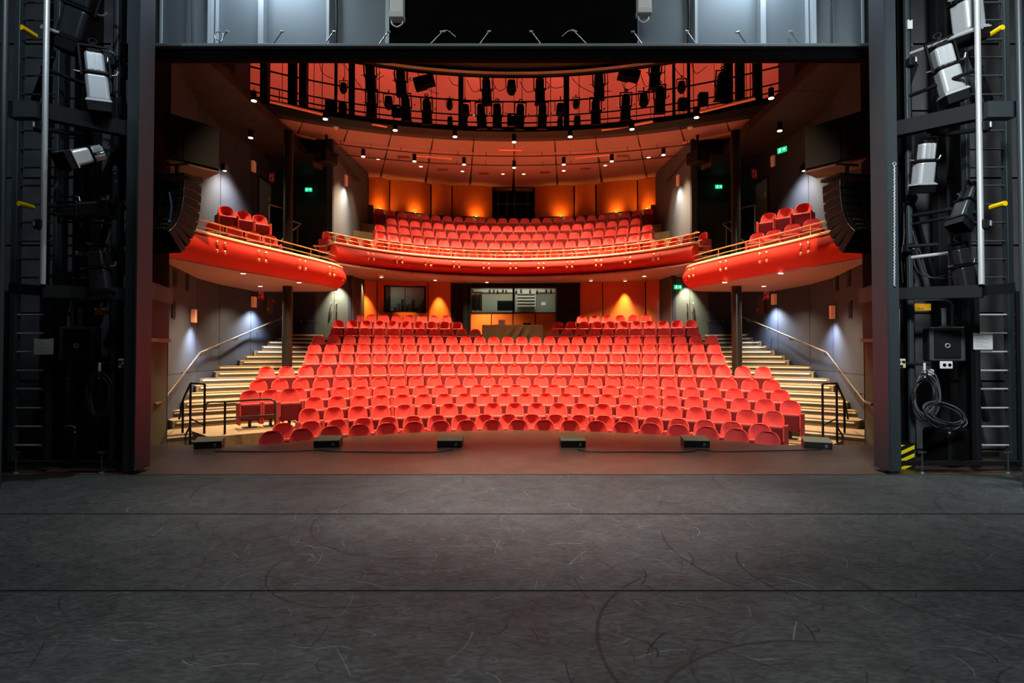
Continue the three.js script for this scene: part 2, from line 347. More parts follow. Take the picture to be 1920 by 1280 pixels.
function bowed(px0, px1, c, R, bow, y0, y1, thick = 0.05) {   // a timber panel, bowed towards the stage
  const A = pol(c, R, pxAngle(px0, R, c)), B = pol(c, R, pxAngle(px1, R, c)), pts = [], bk = [], n = 14;
  const L = Math.hypot(B[0] - A[0], B[1] - A[1]), nx = (B[1] - A[1]) / L, nd = -(B[0] - A[0]) / L;
  for (let i = 0; i <= n; i++) { const t = i / n, o = bow * 4 * t * (1 - t), x = A[0] + (B[0] - A[0]) * t, d = A[1] + (B[1] - A[1]) * t; pts.push([x + nx * o, d + nd * o]); bk.unshift([x + nx * (o - thick), d + nd * (o - thick)]); }
  return sweepFix(pts, y0, y1, thick);
}
function sweepFix(pts, y0, y1, t) { return sweepPlan(pts, [[0, y0], [0, y1], [t, y1], [t, y0]].map(([o, y]) => [o, y])); }
{
  const w = struct('wall_rear_timber');
  const wa = pxAngle(719, RW, C0), wb = pxAngle(800, RW, C0);
  for (const [a0, a1] of [[-.42, wa], [wb, -.115]]) part(w, 'wall_core', arcSlab(C0, RW + 0.35, RW + 0.5, a0, a1, 2, 4.9, 12), M.black);
  part(w, 'wall_core', arcSlab(C0, RW + 0.35, RW + 0.5, 0.115, 0.42, 2, 4.9, 20), M.black);
  const Y0 = 2.2, Y1 = 4.72;
  for (const [a, b, bow] of [[661, 706, .1], [803, 845, .1], [1088, 1129.5, .1], [1131, 1210, .16], [1212, 1256, .1]]) part(w, 'timber_panel', bowed(a, b, C0, RW, bow, Y0, Y1), M.wood);
  // the panel with a window: pieces around the opening
  const pw = bowed(707.5, 801.5, C0, RW, 0.06, Y0, 3.32), pt = bowed(707.5, 801.5, C0, RW, 0.06, 4.5, Y1), pl = bowed(707.5, 722, C0, RW, 0.01, 3.32, 4.5), pr = bowed(797.5, 801.5, C0, RW, 0.01, 3.32, 4.5);
  part(w, 'timber_panel', [pw, pt, pl, pr], M.wood);
  const win = struct('window_1');
  const A = pol(C0, RW, pxAngle(721, RW, C0)), B = pol(C0, RW, pxAngle(798, RW, C0)), ya = 3.34, yb = 4.48;
  const P = (t, y, o = 0) => V(A[0] + (B[0] - A[0]) * t, y, -(A[1] + (B[1] - A[1]) * t + o));
  part(win, 'window_frame', [beam(P(0, ya), P(1, ya), .1, .07), beam(P(0, yb), P(1, yb), .1, .07), beam(P(0.01, ya), P(0.01, yb), .1, .07), beam(P(0.99, ya), P(0.99, yb), .1, .07)], M.blackGloss);
  part(win, 'window_bar', beam(P(0.49, ya, .02), P(0.49, yb, .02), .02, .03), M.black);
  for (const [u, v] of [[.02, .485], [.495, .98]]) part(win, 'window_pane', mg([beam(P(u, (ya + yb) / 2, .03), P(v, (ya + yb) / 2, .03), .006, yb - ya)]), M.glass);
  area(P(.15, 4.42, .5), P(.3, 3.6, 1.2), 0xe4ecd8, 12, .5, .2);
  const bxs = thing('equipment_racks', 'grey equipment boxes behind the window in the left timber panel', 'rack'); for (let k = 0; k < 9; k++) part(bxs, 'rack_unit', beam(P(.12 + .09 * k, 3.36 + .12 + (k % 3) * .09, .9), P(.19 + .09 * k, 3.48 + (k % 3) * .09, .9), .3, .24 + (k % 3) * .18), std([0x3c3e3a, 0x55574f, 0x262826][k % 3], .6));
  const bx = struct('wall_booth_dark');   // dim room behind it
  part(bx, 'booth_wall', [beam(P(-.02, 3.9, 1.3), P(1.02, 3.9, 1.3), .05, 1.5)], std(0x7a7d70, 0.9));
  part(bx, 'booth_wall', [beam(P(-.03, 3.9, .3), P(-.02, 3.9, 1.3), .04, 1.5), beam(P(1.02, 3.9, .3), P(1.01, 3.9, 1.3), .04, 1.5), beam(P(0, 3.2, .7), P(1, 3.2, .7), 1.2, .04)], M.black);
}
// control room in the middle of the rear wall
{
  const cr = struct('wall_control_room'), d = 25.6;
  const L = at(843, 560, d).x, l = at(883, 560, d).x, r = at(1043, 560, d).x, R = at(1089, 560, d).x;
  const yA = at(960, 586, d).y, yB = at(960, 539, d).y;
  part(cr, 'booth_pier', box(l - L, 2.7, 0.9, (L + l) / 2, 3.3, -d - .2), M.black);
  part(cr, 'booth_pier', box(R - r, 2.7, 0.9, (R + r) / 2, 3.3, -d - .2), M.black);
  part(cr, 'booth_pier', rbox(.16, 2.7, 0.3, l - .25, 3.3, -d + .3), M.towerDark);
  part(cr, 'booth_lintel', box(r - l, 0.3, 0.3, (r + l) / 2, yB + .15, -d - .1), M.black);
  const e = [882, 921.5, 962, 1004, 1044].map((px) => at(px, 600, d).x);
  for (let i = 0; i < 4; i++) part(cr, 'timber_panel', rbox(e[i + 1] - e[i] - 0.035, yA - 2.0, 0.06, (e[i] + e[i + 1]) / 2, (yA + 2.0) / 2 - .03, -d, 0.01), M.wood);
  part(cr, 'wall_core', box(r - l, yA - 1.95, 0.04, (l + r) / 2, (yA + 1.95) / 2 - .05, -d - .1), M.black);
  const wd = struct('window_2');
  part(wd, 'window_frame', [box(r - l, .05, .12, (l + r) / 2, yA - .01, -d), box(r - l, .06, .12, (l + r) / 2, yB, -d), box(.1, yB - yA, .12, at(963, 560, d).x, (yA + yB) / 2, -d)], M.blackGloss);
  const cx = at(963, 560, d).x;
  part(wd, 'window_pane', box(cx - l, yB - yA, .008, (cx + l) / 2, (yA + yB) / 2, -d - .03), M.glass);
  part(wd, 'window_pane', box(r - cx, yB - yA, .008, (cx + r) / 2, (yA + yB) / 2, -d - .03), M.glass);
  const bw = struct('wall_control_room_inside'), q = -d - 2.4;
  part(bw, 'booth_wall', box(4.6, 3, .06, 0, 3.6, q), M.boothWall);
  part(bw, 'booth_wall', box(.06, 3, 2.3, -2.2, 3.6, -d - 1.3), M.boothWall);
  part(bw, 'booth_wall', box(.06, 3, 2.3, 2.25, 3.6, -d - 1.3), M.boothWall);
  part(bw, 'booth_ceiling', box(4.6, .06, 2.4, 0, 4.86, -d - 1.25), M.boothWall);
  part(bw, 'booth_beam', box(4.4, .16, .1, .3, at(960, 545, d + 2.2).y, -d - 2.2), M.white);
  area(V(0, 4.75, -d - 1.2), V(0, 3, -d - 1.6), 0xe9f2dc, 7, 3.2, 0.5);
  const dk = thing('control_desk', 'dark sound desk seen through the right pane of the control room window', 'desk', V(0.95, 2.3, -d - 0.75));
  part(dk, 'desk_top', rbox(2.2, .36, .7, 0, .88, 0), M.towerDark); part(dk, 'desk_base', box(2, .7, .6, 0, .35, 0), M.black);
  const mo = tag(part(scene, numbered('monitor'), mg([rbox(.2, .13, .03, at(1019, 570, d + .7).x, at(1019, 569, d + .7).y, -d - .7)]), std(0xdde6ff, .5, { emissive: 0xcfdcff, emissiveIntensity: .5 })), 'small bright screen on the sound desk in the control room', 'screen');
  const rk = thing('shelf_rack', 'white open shelf rack at the back of the control room', 'shelf', at(986, 580, d + 2.1));
  for (let i = 0; i < 5; i++) part(rk, 'shelf', rbox(.95, .05, .25, 0, .16 + i * .16, 0), M.white);
  for (const x of [-.46, .46]) part(rk, 'post', box(.03, .9, .25, x, .45, 0), M.white);
  const bl = thing('black_case', 'black case standing against the pale wall left of the window post', 'case', at(947, 582, d + 1.7));
  part(bl, 'body', rbox(.75, .36, .3, 0, .18, 0), M.black); part(bl, 'lid', rbox(.75, .1, .3, 0, .42, 0), M.towerDark);
  const cu = thing('shelf_books', 'brown shelf of files in the left corner of the control room', 'shelf', at(894, 582, d + 1.0));
  for (let i = 0; i < 6; i++) part(cu, 'file', rbox(.07, .72 + .04 * (i % 3), .2, -.22 + i * .085, .38, 0), std([0x4a3028, 0x2b2320, 0x5a3a30][i % 3], .8));
  part(cu, 'top_shelf', rbox(.6, .05, .3, 0, .86, 0), std(0xc9a878, .7));
  const lampX = [918, 926, 933, 943, 949, 968, 977, 994, 1007, 1024, 1033];
  lampX.forEach((px, i) => { const p = at(px, 541 + (i % 3), d + 1.4), t = thing('hanging_spotlight', `small black spotlight hanging in the control room, ${ORD[i]} from the left`, 'spotlight', p, 0, 'spotlights in the control room');
    part(t, 'body', cyl(.04, .055, .17, 0, -.13, 0, 10), M.black); part(t, 'bracket', cyl(.012, .012, .12, 0, 0, 0, 6), M.black); });
}
// desk under a cloth in the middle of the stalls
{
  const p = at(961, 640, 22.2), w = 2.36, t = thing('covered_desk', 'mixing desk under a brown draped cloth in the gap of the rear rows', 'desk', V(p.x, ROWF[10], -22.25));
  const yt = at(960, 609.5, 22.0).y - ROWF[10];
  part(t, 'desk_frame', box(w - .1, yt - .05, .8, 0, (yt - .05) / 2, -.1), M.black);
  const g = new THREE.PlaneGeometry(1, 1, 96, 30), P = g.attributes.position;
  for (let i = 0; i < P.count; i++) {
    const u = P.getX(i) + .5, v = .5 - P.getY(i);        // v 0 at the rear of the top, 1 at the hem
    const fold = Math.sin(u * 34) * .5 + Math.sin(u * 61 + 1) * .3, sw = Math.exp(-Math.pow((u - .6) * 5, 2)), s = v * (0.85 + 0.8);
    if (s < .85) P.setXYZ(i, (u - .5) * w, yt + .012 + .012 * Math.sin(u * 19) * Math.sin(s * 7), -.45 + s);
    else { const q = s - .85; P.setXYZ(i, (u - .5) * (w + q * .06), yt - q, .4 + fold * .022 * Math.min(1, q * 4) + sw * .05 * Math.sin(q * 9 + u * 40) * Math.min(1, q * 3)); }
  }
  g.computeVertexNormals(); part(t, 'cloth', g, M.cloth);
  for (const s of [-1, 1]) part(t, 'cloth_side', box(.015, yt - .02, .84, s * w / 2, yt / 2, -.04), M.cloth);
  const b = thing('grey_box', 'small grey box standing on the covered mixing desk', 'box', at(941, 609.5, 22.1)); part(b, 'body', rbox(.26, .19, .2, 0, .095, 0), std(0x6d675c, .7)); part(b, 'lid', rbox(.27, .03, .21, 0, .2, 0), std(0x7d7668, .7));
  const c = thing('small_monitor', 'flat black device lying on the right half of the covered mixing desk', 'device', at(988, 609.5, 22.1)); part(c, 'body', rbox(.3, .08, .2, 0, .05, 0), M.black); part(c, 'foot', box(.1, .03, .1, 0, .01, 0), M.black);
}
// ------------------------------------------------------------ balcony
const CB = 14.95, RB = 6.85;            // main balcony front
{
  const b = thing('main_balcony', 'curved red balcony front with a pale wooden rim across the rear of the hall', 'balcony');
  const path = arcPts(CB, RB, -1.04, 1.04, 60), yt = at(960, 485, 21.8).y, yb = at(960, 521.5, 21.8).y + .02;
  // left of travel (left to right) is away from the stage
  const fo = (t) => t < .5 ? .06 - .16 * Math.sin(t * Math.PI) : -.1 + .3 * Math.pow((t - .5) * 2, 1.7);
  const fp = []; for (let i = 0; i <= 14; i++) { const t = i / 14; fp.push([fo(t), yt - .05 - (yt - .05 - yb) * t]); }
  const prof = [...fp.reverse(), [.25, yt - .05], [.25, yb]];
  part(b, 'fascia', sweepPlan(path, prof), M.fascia);
  part(b, 'rim', sweepPlan(path, [[.05, yt - .06], [.02, yt - .05], [.03, yt - .005], [.09, yt + .03], [.32, yt + .05], [.32, yt - .06]]), M.rim);
  // soffit in separate boards
  for (let i = 0; i < 14; i++) { const a0 = -1.04 + 2.08 * i / 14, a1 = -1.04 + 2.08 * (i + 1) / 14 - .004; const g = arcSlab(CB, RB - .12, RB + .12, a0, a1, yb - .02, yb + .04, 4); part(b, 'soffit_edge', g, M.soffit); }
  const sp = arcPts(CB, RB - .1, -1.04, 1.04, 40), bk = arcPts(C0, RW + .4, -.47, .47, 40), g = new THREE.BufferGeometry(), pos = [], idx = [];
  for (let i = 0; i <= 40; i++) { pos.push(sp[i][0], yb + .01, -sp[i][1], bk[i][0], 4.72, -bk[i][1]); if (i < 40) { const k = i * 2; idx.push(k, k + 1, k + 2, k + 1, k + 3, k + 2); } }
  g.setAttribute('position', new THREE.Float32BufferAttribute(pos, 3)); g.setIndex(idx); g.computeVertexNormals(); part(b, 'soffit', g, M.soffit);
  // pairs of brass knobs
  for (const px of [690, 745, 800, 854, 911, 962, 1015, 1070, 1125, 1181, 1236]) for (const [dx, k] of [[-5, 0], [5, 0], [-5, 1], [5, 1]]) {
    const a = pxAngle(px + dx, RB, CB), q = pol(CB, RB + fo(k ? .52 : .27) - .06, a), y = yt - .05 - (yt - .05 - yb) * (k ? .52 : .27);
    part(b, 'brass_knob', [new THREE.SphereGeometry(.046, 10, 8).translate(q[0], y, -q[1]), bar(V(q[0], y, -q[1]), V(q[0] * .995, y + .01, -q[1] - .08), .012, 6)], M.brass);
  }
  // hand rail
  const rl = thing('balcony_rail', 'two thin brass rails on slim posts along the main balcony rim', 'railing');
  const rp = (y, o) => arcPts(CB, RB + .1 + o, -1.06, 1.06, 40).map((p) => V(p[0], y, -p[1]));
  const y1 = at(960, 471.5, 21.9).y, y2 = at(960, 478.5, 21.9).y;
  part(rl, 'top_rail', tube(rp(y1, .04), .018, 80), M.railGold); part(rl, 'lower_rail', tube(rp(y2, 0), .014, 80), M.railGold);
  for (let i = 0; i < 13; i++) { const a = -1.03 + 2.06 * i / 12, p = pol(CB, RB + .1, a), q = pol(CB, RB + .14, a); part(rl, 'post', bar(V(p[0], yt, -p[1]), V(q[0], y1, -q[1]), .013, 6), M.railGold); }
}
// stepped balcony floor with a low wall behind the last row
const BTOP = [5.62, 6.22, 6.79, 7.39, 8.0], BD = [22.75, 23.75, 24.75, 25.8, 26.85], CBR = 15.6;
{
  const f = struct('floor_balcony');
  for (let i = 0; i < 5; i++) { const r = BD[i] - CBR; part(f, 'step', arcSlab(CBR, i ? r - .5 : r - .45, i < 4 ? r + .62 : r + 2, -.86, .86, BTOP[i] - SEATH - (i ? .6 : .12), BTOP[i] - SEATH, 30), M.step); }
}
// upper rear: piers, timber panels, projection opening
const CU = 15.2, RU = 12.9, CEIL = 9.9, CC = 4.4, GAL = 8.6;
const ceilY = (x, d) => 8.92 + (Math.hypot(x - AX, d - CC) - 14.26) * .1;
function ceilAt(px, py, off = 0) { let lo = 12, hi = 30; for (let i = 0; i < 40; i++) { const m = (lo + hi) / 2, p = at(px, py, m); p.y > ceilY(p.x, m) - off ? hi = m : lo = m; } return at(px, py, lo); }
for (const s of [-1, 1]) {
  const w = struct(`wall_balcony_${SIDE[s]}`), a = at(mir(s, 1294), 300, 20.0), b = at(mir(s, 1230), 300, 25.2);
  const n = s * .16;
  part(w, 'wall_panel', extrudePlan([[a.x, -a.z], [b.x, -b.z], [b.x + n, -b.z], [a.x + n, -a.z]], 4.6, CEIL), M.wallPale);
  part(w, 'wall_edge', box(.2, CEIL - 4.6, .1, a.x + n * .7, (CEIL + 4.6) / 2, a.z + .05), M.wall);
  part(w, 'wall_panel', box(.3, 4, .1, b.x + s * .16, 7.6, b.z - .06), M.black);
  part(w, 'wall_panel', extrudePlan([[a.x + n, -a.z + .02], [ax(s, 9.1), -a.z + .02], [ax(s, 9.1), -a.z + .1], [a.x + n, -a.z + .1]], GAL, 10.4), M.black);
  const x0 = a.x + n, x1 = ax(s, 9.1);
  const rec = struct(`wall_gallery_${SIDE[s]}`); part(rec, 'wall_panel', box(Math.abs(x1 - x0), CEIL - 7.6, .12, (x0 + x1) / 2, (CEIL + 7.6) / 2, -22.75), M.wall);
  part(rec, 'gallery_floor', extrudePlan([[x0 - s * .2, 18.4], [x0, 22.7], [x1, 22.7], [x1, 18.4]], 4.55, 4.75), M.step);
  const dr = struct(`door_${s < 0 ? 3 : 4}`), m0 = at(mir(s, 1368), 380, 22.6).x, m1 = at(mir(s, 1308), 380, 22.6).x;
  for (const k of [0, 1]) { const p = m0 + (m1 - m0) * k / 2, q = m0 + (m1 - m0) * (k + 1) / 2; const lf = part(dr, 'door_leaf', rbox(Math.abs(p - q) - .02, 2.9, .06, (p + q) / 2, 6.2, -22.68, .01), M.door);
    const hx = m0 + (m1 - m0) * (k ? .58 : .42); part(lf, 'door_handle', tube([V(hx, 5.45, -22.64), V(hx, 5.47, -22.56), V(hx, 5.8, -22.56), V(hx, 5.82, -22.64)], .018), M.chrome); }
}
{
  const w = struct('wall_balcony_rear');
  for (const [a, b, bow] of [[690, 728.5, .22], [730.5, 806, .3], [808.5, 846, .18], [848, 923, .28], [1003, 1076, .28], [1078.5, 1117, .18], [1119.5, 1195.5, .3], [1197.5, 1238, .22]])
    part(w, 'timber_panel', bowed(a, b, CU, RU, bow, 8.28, CEIL + .1), M.wood);
  part(w, 'wall_core', arcSlab(CU, RU + .12, RU + .3, -.75, -.09, 6, CEIL, 20), M.black);
  part(w, 'wall_core', arcSlab(CU, RU + .12, RU + .3, .075, .75, 6, CEIL, 20), M.black);
  part(w, 'plinth', arcSlab(CU, RU - .12, RU + .1, -.62, .62, 6.4, 8.26, 40), M.plinth);
  const p = struct('window_3'), d = 28.1, l = at(923, 370, d).x, r = at(1003, 370, d).x;
  part(p, 'booth_wall', box(r - l + .4, 2.2, .06, (l + r) / 2, 9.0, -d - 1.8), M.black);
  part(p, 'booth_wall', box(.06, 2.2, 1.8, l - .03, 9.0, -d - .9), M.black); part(p, 'booth_wall', box(.06, 2.2, 1.8, r + .03, 9.0, -d - .9), M.black);
  part(p, 'window_frame', [box(.08, 1.9, .1, l, 9.1, -d), box(.08, 1.9, .1, r, 9.1, -d), box(r - l, .08, .1, (l + r) / 2, CEIL - .04, -d)], M.black);
  const tr = thing('pipe_frame', 'dark frame of pipes standing in the black projection opening above the balcony', 'frame', V(0, 8.2, -d - .5));
  for (const px of [934, 951, 965, 990]) part(tr, 'pipe', cyl(.025, .025, 1.5, at(px, 380, d + .5).x, .75, 0, 8), M.towerSteel);
  for (const h of [.42, .95]) part(tr, 'rail', bar(V(l + .1, h, 0), V(r - .1, h, 0), .022), M.towerSteel);
  for (const [px, i] of [[938, 0], [953, 1], [969, 2]]) { const t = thing('projector_lamp', `pale cylinder lamp at the top of the black projection opening, ${ORD[i]} from the left`, 'lamp', at(px, 342, d + .4)); part(t, 'body', cyl(.07, .08, .26, 0, 0, 0, 12), M.silver); part(t, 'bracket', cyl(.012, .012, .3, 0, .25, 0, 6), M.black); }
}
// side stairs of the balcony with khaki end walls and hand rails
for (const s of [-1, 1]) {
  const t = struct(`floor_balcony_stairs_${SIDE[s]}`);
  for (let i = 0; i < 8; i++) { const y = 5.05 + i * .3, d = 22.6 + i * .42, xo = at(mir(s, 1290), 400, d).x, xi = at(mir(s, 1222), 400, d).x; const st = part(t, 'step', box(Math.abs(xo - xi), .3, .46, (xo + xi) / 2, y - .15, -d - .2), M.step);
    part(st, 'step_nosing', box(Math.abs(xo - xi) - .06, .035, .02, (xo + xi) / 2, y - .05, -d + .035), M.nosing); }
  const a = at(mir(s, 1221), 402, 25.6), b = at(mir(s, 1245), 402, 25.6);
  part(t, 'end_wall', box(Math.abs(a.x - b.x), at(960, 384, 25.6).y - 6.6, .1, (a.x + b.x) / 2, (at(960, 384, 25.6).y + 6.6) / 2, -25.65), std(0x6b6038, .8));
  const r = thing('wall_handrail', s < 0 ? 'straight steel handrail on the pale wall left of the balcony seats' : 'straight steel handrail on the pale wall right of the balcony seats', 'handrail');
  const p = at(mir(s, 1292), 421, 22.5), q = at(mir(s, 1249), 388, 25.0); const off = -s * .1;
  p.x += off; q.x += off;
  part(r, 'rail', tube([p, p.clone().lerp(q, .5), q], .028, 8), M.steel); part(r, 'rail_end', bar(p, p.clone().add(V(0, -.28, 0)), .028), M.steel);
  for (const k of [.15, .85]) { const m = p.clone().lerp(q, k); part(r, 'bracket', bar(m.clone().add(V(0, -.03, 0)), m.clone().add(V(s * .12, -.08, 0)), .014), M.steel); }
}
// ------------------------------------------------------------ side balconies
const SB = [[7.62, 11.85], [7.58, 12.06], [7.32, 13.1], [6.94, 14.4], [6.5, 15.6], [6.12, 16.7], [5.84, 17.6], [5.7, 18.2], [5.72, 18.75], [5.95, 19.2], [6.4, 19.45], [7.2, 19.55], [8.9, 19.5]];
const SBY0 = 3.66, SBY1 = 4.4;
function smooth(p, n) { const c = new THREE.CatmullRomCurve3(p.map((q) => V(q[0], 0, q[1])), false, 'centripetal'); return c.getSpacedPoints(n).map((v) => [v.x, v.z]); }
for (const s of [-1, 1]) {
  const sp = smooth(SB, 70).map((p) => [ax(s, p[0]), p[1]]), path = s < 0 ? sp : sp.slice().reverse();   // travel keeps the hall on the right: left is outside
  const o = s < 0 ? 1 : 1;
  const b = thing('side_balcony', s < 0 ? 'red side balcony on the left, above the left staircase' : 'red side balcony on the right, above the right staircase', 'balcony');
  const fp = []; for (let i = 0; i <= 14; i++) { const t = i / 14; fp.push([t < .45 ? .05 - .13 * Math.sin(t / .45 * Math.PI / 2) : -.08 + .3 * Math.pow((t - .45) / .55, 1.8), SBY1 - .06 - (SBY1 - .06 - SBY0) * t]); }
  part(b, 'fascia', sweepPlan(path, [...fp.reverse(), [.28, SBY1 - .06], [.28, SBY0]]), M.fascia);
  part(b, 'rim', sweepPlan(path, [[.05, SBY1 - .07], [.02, SBY1 - .05], [.03, SBY1 - .01], [.09, SBY1 + .02], [.36, SBY1 + .04], [.36, SBY1 - .07]]), M.rim);
  const inset = (p, i, a) => { const u = a[Math.max(0, i - 1)], v = a[Math.min(a.length - 1, i + 1)], L = Math.hypot(v[0] - u[0], v[1] - u[1]); return [p[0] - (v[1] - u[1]) / L * .2, p[1] + (v[0] - u[0]) / L * .2]; };
  const inn = path.map(inset), outer = WP.slice(0, 5).map((p) => [ax(s, p[0] + .1), p[1]]).concat([[ax(s, 9.1), 19.5]]);
  const plan = [...inn, ...(s < 0 ? outer.reverse() : outer)];
  part(b, 'soffit', extrudePlan(plan, SBY0 - .02, SBY0 + .03), M.soffit);
  part(b, 'balcony_floor', extrudePlan(plan, SBY1 - .36, SBY1 - .3), M.step);
  for (const [px, py] of [[1519, 466], [1439.5, 478], [1363.5, 491], [1304, 504]]) {
    const best = { e: 1e9 };
    for (const q of sp) { const X = q[0], d = q[1], e = Math.abs((X / d) * F - s * (px - 960) ); if (e < best.e && d < 19) Object.assign(best, { e, q }); }
    const i = sp.indexOf(best.q), u = sp[i - 1] || sp[i], v = sp[i + 1] || sp[i], L = Math.hypot(v[0] - u[0], v[1] - u[1]);
    const T = [(v[0] - u[0]) / L, (v[1] - u[1]) / L], N = [-s * T[1], s * T[0]];
    for (const [k, y] of [[-.12, .46], [.12, .46], [-.12, .25], [.12, .25]]) { const c = V(best.q[0] + T[0] * k + N[0] * .13, SBY0 + y + .06, -(best.q[1] + T[1] * k + N[1] * .13)); part(b, 'brass_knob', [new THREE.SphereGeometry(.044, 10, 8).translate(c.x, c.y, c.z), bar(c, V(c.x - N[0] * .08, c.y, c.z + N[1] * .08), .013, 6)], M.brass); }
  }
  for (const y of [.48, .27]) part(b, 'brass_knob', new THREE.SphereGeometry(.036, 10, 8).translate(ax(s, 5.66), SBY0 + y, -18.4), M.brass);
  // rails
  const rl = thing('balcony_rail', `two brass rails along the rim of the ${SIDE[s]} side balcony`, 'railing');
  const rp = (y, n0, n1) => path.map(inset).filter((_, i) => i % 3 === 0).filter((p) => p[1] < 18.9).map((p) => V(p[0], y, -p[1]));
  part(rl, 'top_rail', tube(rp(SBY1 + .3), .018, 60), M.railGold); part(rl, 'lower_rail', tube(rp(SBY1 + .14), .014, 60), M.railGold);
  const pp = path.map(inset).filter((p) => p[1] < 18.9); for (let i = 2; i < pp.length; i += 11) part(rl, 'post', bar(V(pp[i][0], SBY1, -pp[i][1]), V(pp[i][0], SBY1 + .3, -pp[i][1]), .013, 6), M.railGold);
  // curled guard rail at the tip
  const cg = thing('curved_guard_rail', `curled brass guard rail at the tip of the ${SIDE[s]} side balcony`, 'railing');
  for (const [pts, r] of [[[[1332, 461], [1312, 461], [1298, 455], [1295, 446], [1299, 438], [1308, 434]], .028], [[[1322, 472], [1306, 473], [1296, 467], [1292, 458], [1294, 449]], .028], [[[1299, 480], [1294, 476], [1294, 470]], .026], [[[1330, 461], [1326, 470]], .014]])
    part(cg, 'rail', tube(pts.map(([x, y]) => at(mir(s, x), y, 18.7)), r, 20), M.railGold);
}
// round columns
for (const s of [-1, 1]) {
  const x = at(mir(s, 1382.5), 600, 17.7).x, t = thing('round_column', `tall dark round column rising through the ${SIDE[s]} side balcony`, 'column', V(x, ROWF[6], -17.75));
  part(t, 'lower_shaft', cyl(.155, .155, SBY0 - ROWF[6] - .02, 0, (SBY0 - ROWF[6] - .02) / 2, 0, 28), M.column);
  part(t, 'upper_shaft', cyl(.145, .145, GAL - SBY1 + .3, 0, (GAL + SBY1 - .3) / 2 - ROWF[6], 0, 28), M.column);
  part(t, 'collar', cyl(.19, .19, .05, 0, .025, 0, 28), M.column);
}
// ------------------------------------------------------------ ceiling of the hall with the lighting bridge
const BR = 14.26, yR = (r) => 8.92 + (r - BR) * .1;
{
  const c = struct('ceiling');
  const cone = (r0, r1, a0, a1, n, lift = 0, th = .06) => sweepPlan(arcPts(CC, r0, a0, a1, n), [[0, yR(r0) + lift], [0, yR(r0) + lift + th], [r1 - r0, yR(r1) + lift + th], [r1 - r0, yR(r1) + lift]]);
  for (const [r0, r1] of [[14.4, 15.35], [15.37, 17.0], [17.02, 19.2], [19.22, 24.9]]) for (let i = 0; i < 12; i++) { const a0 = -.56 + 1.12 * i / 12; part(c, 'ceiling_panel', cone(r0, r1, a0 + .0007, a0 + 1.12 / 12 - .0007, 4), r0 < 15 ? M.ceil : M.ceilPink); }
  part(c, 'ceiling_core', cone(14.4, 25.5, -.58, .58, 24, .07), M.black);
  for (const [x0, y0, x1, y1] of [[506, 190, 605, 214], [552, 252, 592, 261], [597, 263, 645, 272], [698, 232, 736, 239], [745, 240, 794, 246], [916, 252, 1006, 252], [936, 280, 978, 281], [1128, 243, 1178, 236], [1187, 234, 1224, 227], [1312, 210, 1416, 184], [1280, 267, 1376, 248], [776, 291, 848, 297], [1078, 296, 1148, 289]])
    part(c, 'ceiling_slot', beam(ceilAt(x0, y0, .02), ceilAt(x1, y1, .02), .14, .04), std(lin(.75, .3, .22), .6));
  for (const [px, py] of [[830, 318], [907, 325], [1022, 323], [1098, 316], [1168, 292], [757, 294]]) { const p = ceilAt(px, py, .01); part(c, 'ceiling_vent', box(.45, .02, .25, p.x, p.y, p.z), std(0x5a2a24, .7)); }
  for (const s of [-1, 1]) {            // lower ceilings over the galleries, in boards
    const g = struct(`ceiling_gallery_${SIDE[s]}`);
    for (let i = 0; i < 6; i++) part(g, 'ceiling_panel', extrudePlan([[ax(s, 7.5), 11 + i * 2], [ax(s, 9.2), 11 + i * 2], [ax(s, 9.2), 12.985 + i * 2], [ax(s, 7.5), 12.985 + i * 2]], GAL, GAL + .06), M.ceil);
    part(g, 'ceiling_edge', extrudePlan([[ax(s, 7.46), 11], [ax(s, 7.5), 11], [ax(s, 7.5), 20.1], [ax(s, 7.46), 20.1]], GAL, GAL + .3), M.ceil);
    part(g, 'inner_strip', extrudePlan([[ax(s, 6.3), 19.9], [ax(s, 7.5), 19.9], [ax(s, 7.5), 23], [ax(s, 6.3), 23]], GAL, GAL + .06), M.ceil);
    struct(`wall_void_${SIDE[s]}`, extrudePlan([[ax(s, 7.52), 11], [ax(s, 7.52), 14.9], [ax(s, 9.2), 14.9], [ax(s, 9.2), 11]], GAL + .07, 14.2), M.black);
  }
}
